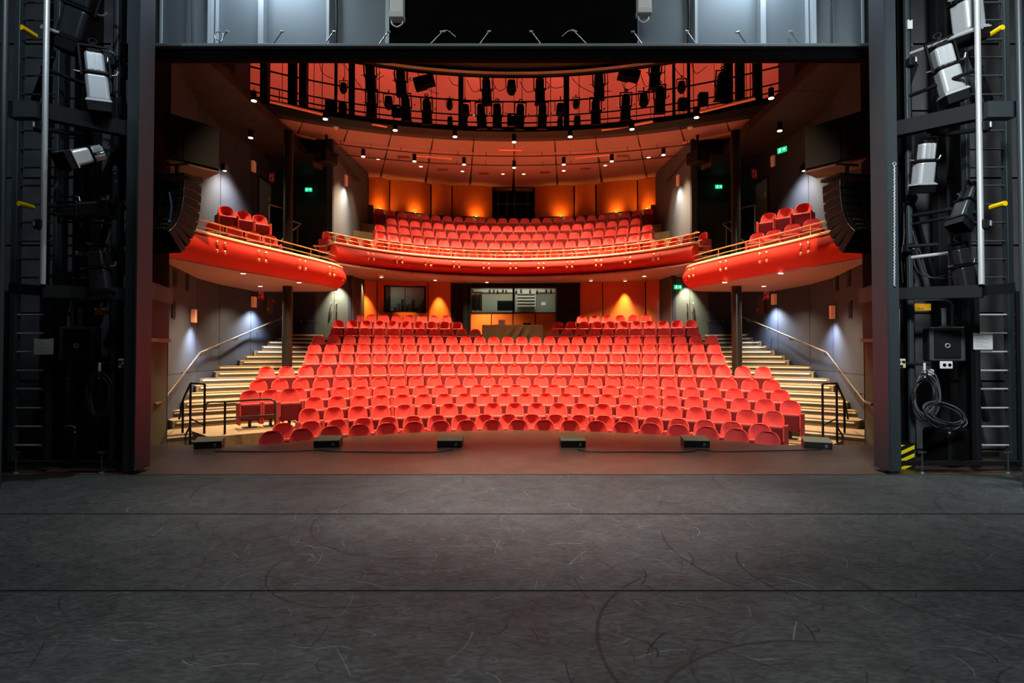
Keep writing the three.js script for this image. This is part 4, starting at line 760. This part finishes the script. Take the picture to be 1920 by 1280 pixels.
  { const a = at(mir(s, 1362), 597, 22.2), b = at(mir(s, 1325), 604, 22.2), t = thing('landing_handrail', `short steel handrail on the rear wall at the top of the ${L} staircase`, 'handrail'); part(t, 'rail', tube([a, b], .03, 4, false, 8), M.steel); for (const k of [.1, .9]) { const m = a.clone().lerp(b, k); part(t, 'bracket', bar(m, m.clone().add(V(0, -.05, -.1)), .014), M.steel); }
    const c = at(mir(s, 1357), 600, 22.1), q = thing('rail_camera', `small black device hanging at the landing handrail of the ${L} staircase`, 'device', c); part(q, 'body', new THREE.SphereGeometry(.1, 12, 10), M.blackGloss); part(q, 'lens', cyl(.05, .05, .05, 0, 0, .09, 12).rotateX(0), M.black); }
  // black guard rail at the foot of the staircase
  const gr = thing('stair_guard_rail', `black tubular guard rail at the foot of the ${L} staircase`, 'railing'), by = -.7;
  const gp = [[1542, 720, 12.1], [1568.5, 718, 12.1], [1583, 750, 12.4]].map(([x, y, d]) => at(s < 0 ? 1926 - x : x, y, d));
  gp.forEach((p) => part(gr, 'post', bar(V(p.x, by, p.z), p, .024, 8), M.black));
  part(gr, 'top_bar', tube([gp[0], gp[1]], .022, 4), M.black); part(gr, 'middle_bar', bar(gp[0].clone().setY(-.02), gp[1].clone().setY(.12), .018), M.black);
  const e1 = at(s < 0 ? 1926 - 1590 : 1590, 785, 12.9); part(gr, 'sloping_bar', [bar(gp[1], gp[2], .022), bar(gp[2], e1, .022)], M.black); part(gr, 'middle_bar', bar(gp[1].clone().setY(-.05), gp[2].clone().setY(-.38), .018), M.black);
}
{ // steel rail along the raised platform
  const t = thing('platform_rail', 'steel guard rail in front of the raised platform beside the left staircase', 'railing'), d = 12.0;
  const a = at(386, 768, d + .3), b = at(387, 757, d + .3), c = at(422, 753, d), e = at(510, 749, d - .5), f = at(516, 756, d - .5), g = at(516, 820, d - .5);
  part(t, 'top_rail', [tube([a, b, at(391, 754.5, d + .3), c, e, at(514, 750.5, d - .5), f], .022, 40), bar(f, g, .022)], M.steel);
  part(t, 'lower_rail', bar(at(424, 783, d), at(516, 778, d - .5), .02), M.steel);
  part(t, 'post', bar(c, V(c.x, -.7, c.z), .024), M.towerDark);
}
// green exit signs with a running figure and an arrow
function exitSign(px, py, d, w, ry, label) {
  const t = thing('exit_sign', label, 'sign', at(px, py, d), ry); part(t, 'box', rbox(w, w * .55, .05, 0, 0, 0, .008), M.glowGreen);
  const wm = std(0xffffff, .5, { emissive: 0xe8fff4, emissiveIntensity: 1.2 }), z = .027, k = w / .5;
  part(t, 'arrow', mg([box(.13 * k, .03 * k, .004, .1 * k, .0, z), box(.07 * k, .025 * k, .004, .15 * k, .03 * k, z).rotateZ(0), box(.025 * k, .1 * k, .004, .17 * k, 0, z)]), wm);
  part(t, 'running_figure', mg([new THREE.CylinderGeometry(.022 * k, .022 * k, .004, 10).rotateX(Math.PI / 2).translate(-.1 * k, .08 * k, z), box(.035 * k, .09 * k, .004, -.11 * k, .015 * k, z), box(.09 * k, .02 * k, .004, -.1 * k, .03 * k, z), box(.025 * k, .08 * k, .004, -.14 * k, -.06 * k, z), box(.06 * k, .025 * k, .004, -.08 * k, -.045 * k, z)]), wm);
}
exitSign(578.5, 355.5, 22.4, .28, 0, 'green exit sign above the left upper gallery door');
exitSign(1347.5, 350, 22.4, .28, 0, 'green exit sign above the right upper gallery door');
exitSign(1271, 538, 22.27, .3, 0, 'green exit sign above the right door at the rear of the stalls');
exitSign(1466.5, 281, 17.6, .3, -1.0, 'green exit sign high on the right side wall');
{ const p = at(492, 551, 17.6); exitSign(492, 538, 19, .1, .6, 'tiny green sign half hidden under the left side balcony'); }
// small doors on the upper side walls
for (const s of [-1, 1]) { const p = onWall(s, s < 0 ? 494 : 1431, 400), t = struct(`door_${s < 0 ? 5 : 6}`); t.position.copy(p); t.rotation.y = wry(s, -p.z); part(t, 'door_leaf', rbox(.95, 2.1, .05, 0, .1, .04), std(0x5c6e80, .5)); part(t, 'door_frame', mg([box(.06, 2.2, .07, -.51, .12, .04), box(.06, 2.2, .07, .51, .12, .04), box(1.08, .06, .07, 0, 1.2, .04)]), M.black); part(t, 'door_plate', box(.1, .16, .01, .3, .6, .07), M.white); }
// guard rails by the columns on the side balconies
for (const s of [-1, 1]) { const t = thing('gallery_rail', `thin steel rail beside the column on the ${SIDE[s]} side balcony`, 'railing'), P = (x, y, d) => at(mir(s, x), y, d);
  part(t, 'rail', [tube([P(1391, 390, 18.8), P(1415, 384, 18.2)], .02, 4), bar(P(1415, 384, 18.2), P(1415, 436, 18.2), .02), tube([P(1356, 420, 18.6), P(1390, 408, 18.9)], .018, 4), bar(P(1356, 420, 18.6), P(1394, 452, 17.9), .022), bar(P(1362, 424, 18.6), P(1362, 462, 18.6), .018)], M.steel); }
// black boxes and speaker arrays beside the opening
for (const s of [-1, 1]) {
  const L = SIDE[s];
  const p0 = at(mir(s, 1612), 200, 11.2), p1 = at(mir(s, 1536), 322, 12.3);
  const t = thing('speaker_cabinet', `large flat black cabinet mounted above the ${L} hanging speaker array`, 'speaker', V((p0.x + p1.x) / 2 + s * .1, (p0.y + p1.y) / 2, (p0.z + p1.z) / 2), s * -.9);
  part(t, 'body', rbox(1.5, p0.y - p1.y, .6, 0, 0, -.2, .02), M.blackGloss); part(t, 'front_panel', rbox(.72, p0.y - p1.y - .08, .03, -.37, 0, .11, .01), M.black); part(t, 'front_panel', rbox(.72, p0.y - p1.y - .08, .03, .37, 0, .11, .01), M.black); part(t, 'base_board', box(1.5, .04, .62, 0, -(p0.y - p1.y) / 2 - .02, -.2), std(0x3a1c14, .6));
  const h = thing('line_array', `curved black speaker array hanging in front of the ${L} side balcony`, 'speaker', at(mir(s, 1592), 345, 11.0), Math.PI + s * .2);
  let y = 0, z = 0, a = .02;
  part(h, 'flying_frame', mg([box(.86, .05, .5, 0, .1, 0), box(.05, .32, .05, 0, .26, .05), box(.5, .04, .04, 0, .4, .05)]), M.black);
  for (let i = 0; i < 8; i++) {
    const hgt = .172, g = new THREE.Group(); g.name = 'cabinet'; g.position.set(0, y, z); g.rotation.x = a; h.add(g);
    const tap = rbox(.84, hgt - .012, .46, 0, -hgt / 2, 0, .02); part(g, 'box', tap, M.blackGloss); part(g, 'grille', rbox(.8, hgt - .03, .02, 0, -hgt / 2, .235, .005), M.towerDark);
    part(g, 'rear_panel', mg([rbox(.3, hgt - .05, .02, -.2, -hgt / 2, -.235, .004), rbox(.3, hgt - .05, .02, .2, -hgt / 2, -.235, .004)]), M.black); if (i > 4) part(g, 'handle', mg([box(.16, .02, .03, -.2, -hgt / 2, -.25), box(.16, .02, .03, .2, -hgt / 2, -.25)]), M.chrome);
    y -= Math.cos(a) * hgt; z -= Math.sin(a) * hgt; a += .04 + i * .026;
  }
  if (s < 0) { const c = thing('blue_sling', 'blue strap hanging behind the left speaker array', 'strap'); const q = (x, yy) => at(x, yy, 10.55); part(c, 'strap', tube([q(317, 360), q(321, 385), q(320, 400), q(318, 412), q(312, 424), q(305, 433)], .018, 24), std(0x1c4f8a, .8)); part(c, 'knot', new THREE.SphereGeometry(.035, 8, 6).translate(q(318, 416).x, q(318, 416).y, q(318, 416).z), std(0x2a66aa, .8)); }
}
// ------------------------------------------------------------ light boxes along the stage edge, cable
[[393, 840, 9.2, .32], [616, 836, 9.3, .12], [845, 835, 9.3, 0], [1073, 834, 9.3, 0], [1303, 835, 9.3, -.12], [1531, 838, 9.15, -.34]].forEach(([px, py, d, ry], i) => {
  const p = at(px, py, d), t = thing('stage_edge_box', `low black wedge box on the stage edge, ${ORD[i]} from the left`, 'box', V(p.x, 0, p.z), ry, 'black boxes along the stage edge');
  const sh = new THREE.Shape(); sh.moveTo(.17, 0); sh.lineTo(.17, .1); sh.lineTo(-.17, .13); sh.lineTo(-.17, 0);
  part(t, 'case', new THREE.ExtrudeGeometry(sh, { depth: .39, bevelEnabled: true, bevelSize: .006, bevelThickness: .006, bevelSegments: 1 }).rotateY(-Math.PI / 2).translate(.195, .006, 0), M.blackGloss);
  part(t, 'top_plate', box(.41, .008, .36, 0, 0, 0).rotateX(.088).translate(0, .128, 0), std(0x8a8468, .5));
  part(t, 'plug', mg([cyl(.01, .01, .05, .1, .05, .2, 6), cyl(.01, .01, .04, .12, .06, .2, 6)]), M.cableGrey);
});
{ const t = thing('stage_cable', 'thin dark cable lying along the stage edge between the boxes', 'cable'), pts = [[405, 846], [520, 846.5], [600, 844], [622, 846], [700, 847], [820, 847], [850, 843]], q = [[1082, 843], [1100, 846], [1200, 847], [1290, 847], [1312, 843], [1340, 846], [1430, 845], [1540, 843]];
  for (const l of [pts, q]) part(t, 'cable', tube(l.map(([x, y]) => { const p = at(x, y, 9); const d = EYE * F / (y - 660); return V((x - 960) / F * d, .008, -d); }), .008, 60), M.cable); }
// ------------------------------------------------------------ lighting towers on both sides of the opening
for (const s of [-1, 1]) {
  const L = SIDE[s], P = (x, y, d) => at(mir(s, x), y, d);
  const t = thing('lighting_tower', s < 0 ? 'dark steel lighting tower left of the stage opening, lost in shadow' : 'dark steel lighting tower right of the stage opening with clearly lit ladder', 'tower');
  const vert = (name, px, d, w, y0, y1, m, dp) => { const x = P(px, 660, d).x; return part(t, name, rbox(w, y1 - y0, dp || w, x, (y0 + y1) / 2, -d, .008), m); };
  // flanged upright towards the opening
  const u = vert('upright', 1667, 7.25, .22, .02, 9, M.towerSteel, .1); { const x = P(1652, 660, 7.25).x; part(u, 'flange', box(.025, 8.9, .3, x, 4.5, -7.25), std(0x2b3135, .5, { metalness: .2 })); }
  part(t, 'rear_upright', rbox(.12, 9, .12, P(1703, 660, 7.9).x, 4.5, -7.9, .008), M.towerDark);
  vert('pole', 1708, 7.5, .055, 0, 9, M.towerSteel); vert('rear_post', 1766, 8.3, .13, 0, 9, M.towerDark); vert('rear_post', 1808, 8.0, .11, 0, 9, M.towerDark);
  const stA = 1816, stB = 1893, dl = 7.35;
  vert('ladder_stile', stA, dl, .05, 2.45, 9, M.towerSteel, .09); vert('ladder_stile', stB, dl, .075, .06, 9, M.towerSteel, .09);
  vert('lower_stile', 1829, dl, .06, .06, 2.35, M.towerDark, .09); vert('lower_stile', 1906, dl, .05, .06, 2.35, M.towerDark, .09);
  const pole = (px, d, y0, y1, r, m) => part(t, 'pole', cyl(r, r, y1 - y0, P(px, 660, d).x, (y0 + y1) / 2, -d, 14), m);
  pole(1842.5, 6.6, 2.35, 9, .031, M.silver); pole(1921, 6.4, 0, 9, .035, M.towerSteel);
  for (const y of [5, 38, 74, 108, 142, 177, 245, 280, 314, 348, 383, 417, 452, 486, 520]) { const a = P(stA + 2, y, dl), b = P(stB - 2, y, dl); part(t, 'rung', bar(a, b, .012, 8), M.towerSteel); }
  for (const y of [590, 625, 659.5, 694.5, 729, 764.5, 799.5, 834.5]) part(t, 'rung', bar(P(1829, y, dl), P(1906, y, dl), .013, 8), M.silver);
  // cross beams
  part(t, 'cross_beam', beam(P(1681, 243, 7.3), P(1843, 208, 6.65), .12, .19), M.towerDark); part(t, 'cross_beam', beam(P(1845, 208, 6.65), P(1897, 208, 6.65), .12, .19), M.towerSteel);
  part(t, 'cross_beam', beam(P(1678, 551, 7.3), P(1843, 546, 6.65), .12, .15), M.towerDark); part(t, 'cross_beam', beam(P(1843, 545, 6.65), P(1897, 540, 6.65), .1, .12), M.towerDark);
  part(t, 'base_bar', beam(P(1680, 868, 7.25), V(P(1960, 868, 7.25).x, P(1680, 868, 7.25).y, -7.25), .06, .055), M.towerDark);
  part(t, 'base_bar', beam(V(P(1708, 0, 7.5).x, .06, -8.2), V(P(1940, 0, 7.5).x, .06, -8.2), .06, .06), M.towerDark);
  for (const px of [1724, 1884]) { const x = P(px, 870, 7.25).x; part(t, 'levelling_foot', mg([cyl(.035, .045, .02, x, .011, -7.2, 12), cyl(.01, .01, .26, x, .14, -7.2, 8), bar(V(x - .05, .26, -7.2), V(x + .05, .27, -7.2), .01)]), M.towerSteel); }
  // pipe arms
  for (const [a, b, r, m] of [[[1706, 101, 7.5], [1842, 50, 6.6], .024, M.silver], [[1703, 181, 7.5], [1842, 126, 6.6], .024, M.towerDark], [[1708, 405, 7.5], [1840, 383, 6.7], .026, M.towerDark], [[1708, 421, 7.5], [1842, 396, 6.6], .022, M.towerDark], [[1703, 462, 7.4], [1760, 458, 7.2], .024, M.towerDark], [[1706, 483, 7.5], [1779, 474, 7.2], .024, M.silver], [[1766, 253, 7.1], [1845, 241, 6.6], .03, M.towerDark]]) part(t, 'pipe_arm', bar(P(...a), P(...b), r, 10), m);
  for (const [x, y, d] of [[1708, 117, 7.45], [1708, 373, 7.45], [1703, 465, 7.45], [1845, 238, 6.6], [1845, 421, 6.6]]) { const q = P(x, y, d); part(t, 'pipe_clamp', rbox(.1, .12, .1, q.x, q.y, q.z, .02), M.towerDark); part(t, 'clamp_bolt', cyl(.018, .018, .06, q.x + s * .02, q.y, q.z + .07, 8), M.chrome); }
  // diagonal braces against the back boards
  for (const [a, b] of [[[1712, 395, 8.3], [1754, 538, 8.3]], [[1820, 94, 8.2], [1855, 190, 8.2]], [[1794, 560, 8.4], [1850, 790, 8.4]], [[1690, 330, 8.3], [1712, 395, 8.3]], [[1690, 190, 8.2], [1715, 120, 8.2]]]) part(t, 'brace', beam(P(...a), P(...b), .05, .09), M.towerDark);
  // yellow padded pipe ends
  for (const [a, b] of [[[1853, 68, 7.0], [1880, 51, 6.8]], [[1858, 389, 7.0], [1885, 381, 6.8]]]) part(t, 'yellow_sleeve', bar(P(...a), P(...b), .032, 12), M.yellow, 'yellow padded pipe end');
  // cable bundle along the inner pole
  for (let i = 0; i < 5; i++) { const x = 1695 + i * 4; part(t, 'cable', tube([P(x, 380, 7.7), P(x + rr(-4, 4), 430, 7.65), P(x + rr(-10, 4), 480, 7.65), P(x + rr(-8, 8), 530, 7.7)], .011, 20), M.cable); }
  for (let i = 0; i < 2; i++) part(t, 'cable', tube([P(1710, 430 + i * 45, 7.5), P(1722, 470 + i * 40, 7.45), P(1745, 520, 7.4), P(1785, 512 + i * 10, 7.2)], .009, 20), M.cable);
  for (let i = 0; i < 3; i++) part(t, 'conduit', bar(P(1679 + i * 3.5, 580, 7.35), P(1679 + i * 3.5, 668, 7.35), .008, 6), M.silver);
  part(t, 'conduit', tube([P(1700, 564, 7.6), P(1770, 563, 7.6), P(1783, 570, 7.6), P(1785, 580, 7.6), P(1785, 612, 7.6)], .02, 30), M.towerSteel);
}
// spotlights on the towers
const TSP = [
  [1, 1806, -46, 6.9, -.1, .15, .22, 1.3, 'silver', 'silver spotlight cut off by the top of the picture on the right tower'],
  [1, 1763, 88, 7.0, -.15, -.3, .27, 1.15, 'silver', 'bright silver spotlight tilted under the upper pipe of the right tower'],
  [1, 1737, 268, 7.1, -.2, 0, .03, .98, 'silver', 'silver spotlight hanging straight below the middle beam of the right tower'],
  [1, 1822, 358, 6.9, .1, .35, -.6, .98, 'dark', 'dark glossy spotlight tilted outwards beside the ladder of the right tower'],
  [1, 1797, 466, 6.9, .05, .1, .16, .95, 'dark', 'dark grey spotlight just above the lower beam of the right tower'],
  [-1, 166, -25, 6.9, -.1, .2, -.3, 1.35, 'dark', 'dark spotlight cut off by the top of the picture on the left tower'],
  [-1, 176, 100, 6.9, -.05, .6, .1, 1.15, 'silver', 'silver spotlight hanging upright below the upper pipe of the left tower'],
  [-1, 188, 285, 7.1, 1.05, -.3, .12, .95, 'silver', 'silver spotlight pointing at the stage in the middle of the left tower'],
  [-1, 120, 398, 6.9, 0, 0, 1.62, .95, 'dark', 'dark spotlight lying level across the left tower'],
  [-1, 180, 470, 7.0, .05, .3, .14, 1.0, 'dark', 'dark spotlight just above the lower beam of the left tower'],
];
for (const [s, px, py, d, rx, ry, rz, sc, kind, label] of TSP) profileSpot(label, at(px, py, d), -rx, ry, rz, sc, kind);
// equipment in the bays
for (const s of [-1, 1]) {
  const L = SIDE[s], P = (x, y, d) => at(mir(s, x), y, d);
  const a = P(1774, 645, 7.5), sp = thing('stage_speaker', s < 0 ? 'dark loudspeaker hanging on a pipe in the left tower' : 'black loudspeaker with a round badge hanging on a pipe in the right tower', 'speaker', a, -s * .42);
  part(sp, 'cabinet', rbox(.4, .46, .34, 0, 0, -.12, .02), std(0x2c2f33, .5)); part(sp, 'grille', rbox(.29, .38, .02, 0, 0, .055, .006), M.black); part(sp, 'badge', new THREE.TorusGeometry(.025, .006, 6, 16).translate(0, -.02, .07), M.silver); part(sp, 'bracket', mg([box(.05, .26, .04, .0, .36, -.1), box(.12, .02, .06, 0, .24, -.1)]), M.towerSteel);
  const c = thing('floor_speaker', s < 0 ? 'black speaker wedge standing on the floor inside the left tower' : 'black rounded speaker standing on the floor behind the cable coil', 'speaker', V(P(1775, 860, 7.75).x, .0, -7.75), s * .35);
  part(c, 'cabinet', rbox(.44, .5, .4, 0, .26, 0, .06, 3), M.blackGloss); part(c, 'grille', rbox(.36, .4, .02, 0, .26, .2, .008), M.black); part(c, 'foot', box(.36, .02, .34, 0, .01, 0), M.black); part(c, 'handle', tube([V(-.1, .5, .1), V(-.1, .53, .1), V(.1, .53, .1), V(.1, .5, .1)], .01, 16), M.silver);
  // notice sheet at the ladder
  const n = P(s < 0 ? 1838 : 1843, s < 0 ? 650 : 640, 7.3), pt = thing('notice_sheet', s < 0 ? 'pale notice sheet fixed to the ladder of the left tower' : 'white notice sheet with red lines fixed to the ladder of the right tower', 'notice', n);
  const W = .25, Hh = s < 0 ? .2 : .21, tx = canvasTex(256, 208, (g) => { g.fillStyle = '#c9ccc8'; g.fillRect(0, 0, 256, 208); g.fillStyle = '#77797a'; for (let i = 0; i < 7; i++) g.fillRect(22, 24 + i * 24, 80 + ((i * 53) % 120), 5); if (s > 0) { g.fillStyle = '#b05a55'; g.fillRect(14, 70, 110, 7); g.fillRect(14, 96, 70, 7); } });
  part(pt, 'sheet', box(W, Hh, .006, 0, 0, 0), std(0xffffff, .9, { map: tx })); part(pt, 'tape', mg([box(.05, .015, .008, -W / 2 + .02, Hh / 2, .001), box(.05, .015, .008, W / 2 - .02, Hh / 2, .001)]), M.white);
  // yellow sign plates, their lettering half hidden by the posts
  const y0 = P(s < 0 ? 1712 : 1715, s < 0 ? 583.5 : 575.5, 8.2), sg = thing('yellow_sign', s < 0 ? 'yellow load sign with black lettering under the lower beam of the left tower' : 'yellow load sign with black lettering under the lower beam of the right tower', 'sign', y0);
  const sx = canvasTex(512, 100, (g) => { g.fillStyle = '#e0a010'; g.fillRect(0, 0, 512, 100); g.fillStyle = '#2a1c04'; g.font = 'bold 34px sans-serif'; g.textAlign = 'center'; if (s > 0) { g.fillText('MAX LAST', 160, 42); g.fillText('MAX LAST 150 KG', 256, 86); } else g.fillText('MAX LAST      KG', 256, 78); });
  part(sg, 'plate', box(.47, .1, .01, 0, 0, 0), std(0xffffff, .6, { map: sx })); part(sg, 'screw', mg([cyl(.006, .006, .012, -.22, 0, .006, 6).rotateX(0), cyl(.006, .006, .012, .22, 0, .006, 6)]), M.chrome);
  // socket box and wire hook
  const b = P(1686, 681, 7.3), so = thing('socket_box', `pale socket box on the inner upright of the ${L} tower`, 'socket', b); part(so, 'box', rbox(.13, .12, .07, 0, 0, 0, .01), std(0xcfc9a4, .5)); part(so, 'outlet', mg([cyl(.02, .02, .02, -.03, .025, .04, 10).rotateX(0), cyl(.02, .02, .02, .03, .025, .04, 10), cyl(.02, .02, .02, 0, -.03, .04, 10)]), M.black);
  const hk = thing('cable_hook', `horizontal pipe with pale tie holding a cable coil in the ${L} tower`, 'hook'); part(hk, 'pipe', bar(P(1700, 682, 7.45), P(1745, 682, 7.35), .022), M.towerDark); part(hk, 'tie', rbox(.025, .21, .02, P(1733.5, 695, 7.3).x, P(1733.5, 695, 7.3).y, -7.3, .005), M.white);
  const cc = thing('cable_coil', s < 0 ? 'dark cable coil hanging on its hook in the left tower' : 'large coil of grey cable hanging beside the ladder of the right tower', 'cable');
  for (let i = 0; i < 14; i++) { const cx = 1735 + rr(-5, 5), cy = 743 + rr(-6, 8), rx = 22 + rr(-4, 3), ry = 40 + rr(-6, 4), pts = []; for (let k = 0; k < 14; k++) { const q = k / 14 * 6.283; pts.push(P(cx + rx * Math.cos(q) * (1 + .05 * Math.sin(3 * q + i)), cy + ry * Math.sin(q), 7.28 + .012 * (i % 4) + .02 * Math.sin(q * 2 + i))); } part(cc, 'loop', tube(pts, .0075, 60, true), s < 0 ? M.cable : i % 3 ? M.cable : M.cableGrey); }
  if (s > 0) for (let i = 0; i < 14; i++) { const cx = 1772 + rr(-4, 4), cy = 778 + rr(-4, 4), rx = 38 + rr(-5, 3), ry = 20 + rr(-4, 3), pts = []; for (let k = 0; k < 14; k++) { const q = k / 14 * 6.283, X = rx * Math.cos(q), Y = ry * Math.sin(q); pts.push(P(cx + X * .93 - Y * .25, cy + Y * .93 + X * .3, 7.26 + .012 * (i % 4) + .02 * Math.sin(q * 2 + i))); } part(cc, 'loop', tube(pts, .0075, 60, true), i % 2 ? M.cableGrey : M.cable); }
}
{ // right tower only: outlet, striped bin, label
  const o = thing('wall_outlet', 'white double outlet below the loudspeaker of the right tower', 'outlet', at(1774, 684, 7.4)); part(o, 'plate', rbox(.16, .1, .03, 0, 0, 0, .01), std(0xe8e8e6, .5)); part(o, 'socket', mg([cyl(.022, .022, .012, 0, 0, 0, 14).rotateX(Math.PI / 2).translate(-.035, 0, .015), cyl(.022, .022, .012, 0, 0, 0, 14).rotateX(Math.PI / 2).translate(.035, 0, .015)]), M.black);
  const l = thing('white_label', 'small white label beside the cable hook of the right tower', 'label', at(1745.5, 698, 7.45)); part(l, 'card', box(.075, .075, .008), M.white); part(l, 'tape', box(.03, .01, .01, 0, .04, 0), M.white);
  const lp = thing('white_plate', 'small grey plate on the inner pole of the right tower near the top', 'plate', at(1706, 46, 7.45)); part(lp, 'plate', rbox(.065, .125, .02, 0, 0, 0, .004), M.paper); part(lp, 'clip', box(.02, .02, .03, 0, .06, 0), M.black);
  const q = at(1692, 845, 7.55), st = thing('hazard_box', 'black box with yellow hazard stripes on the floor of the right tower', 'box', V(q.x, 0.001, q.z));
  const hz = canvasTex(128, 256, (g) => { g.fillStyle = '#0a0a0a'; g.fillRect(0, 0, 128, 256); g.fillStyle = '#e8d800'; for (let i = -3; i < 6; i++) { g.beginPath(); g.moveTo(0, 70 + i * 84); g.lineTo(128, 2 + i * 84); g.lineTo(128, 42 + i * 84); g.lineTo(0, 110 + i * 84); g.fill(); } });
  part(st, 'body', box(.19, .32, .19, 0, .16, 0), std(0xffffff, .55, { map: hz })); part(st, 'cap', rbox(.2, .02, .2, 0, .33, 0, .006), M.black);
  const ch = thing('chain', 'pale beaded chain hanging along the inner upright of the right tower', 'chain'); const g = []; for (let y = 312; y < 538; y += 2.6) { const p = at(1677 + .7 * Math.sin(y), y, 7.18); g.push(new THREE.SphereGeometry(.013, 6, 4).translate(p.x, p.y, p.z)); } part(ch, 'links', g, M.silver); const p0 = at(1677, 310, 7.18); part(ch, 'hook', new THREE.TorusGeometry(.02, .006, 6, 10).translate(p0.x, p0.y + .02, p0.z), M.silver);
}
// white control boxes with looped cable on the iron curtain, and small handles along its ledge
for (const [px, py, i] of [[745, 16, 0], [1207, 8, 1]]) { const p = at(px, py, 8.3), t = thing('control_box', `pale control box with a looped cable at the ${i ? 'right' : 'left'} edge of the dark header panel`, 'box', p); part(t, 'case', rbox(.2, .36, .16, 0, .04, 0, .015), M.white); part(t, 'lid', rbox(.21, .09, .17, 0, -.13, 0, .01), M.paper); part(t, 'cable', tube([V(.07 , -.17, 0), V(.08 - i * .02, -.24, .02), V(0, -.29, .02), V(-.07, -.25, .02), V(-.09, -.15, 0)], .012, 24), M.white); }
[[410, 78], [514, 76], [612, 77], [715, 80], [812, 82], [905, 80], [1008, 80], [1095, 82], [1200, 80], [1302, 76], [1398, 76], [1498, 76]].forEach(([px, py], i) => {
  const s = px < 960 ? -1 : 1, p = at(px, 90, 8.36), t = thing('ledge_lever', `small bent metal lever on the header ledge, ${ORD[i]} from the left`, 'lever', V(p.x, 6.25, -8.455), 0, 'levers on the header ledge'), big = i === 4 || i === 7 ? 1.5 : 1;
  part(t, 'arm', bar(V(-s * -.05, 0, 0), V(-s * .09 * big, .17, .03), .011), M.chrome); part(t, 'grip', bar(V(-s * .07 * big, .17, .03), V(-s * .12 * big, .14 + .05 * rnd(), .04), .016), M.silver);
  if (i === 0 || i === 4 || i === 7) part(t, 'wire', i ? tube([V(-s * .09, .17, .03), V(-s * .2, .19, .03), V(-s * .33, .1, .02)], .006, 16) : tube([V(0, .02, .02), V(-.1, .08, .02), V(-.07, .17, .02), V(.02, .14, .02), V(0, .02, .02)], .008, 24), M.chrome);
});
// ------------------------------------------------------------ shadows and picture
scene.traverse((o) => { if (o.isMesh) { o.castShadow = true; o.receiveShadow = true; } });
renderer.render(scene, camera);
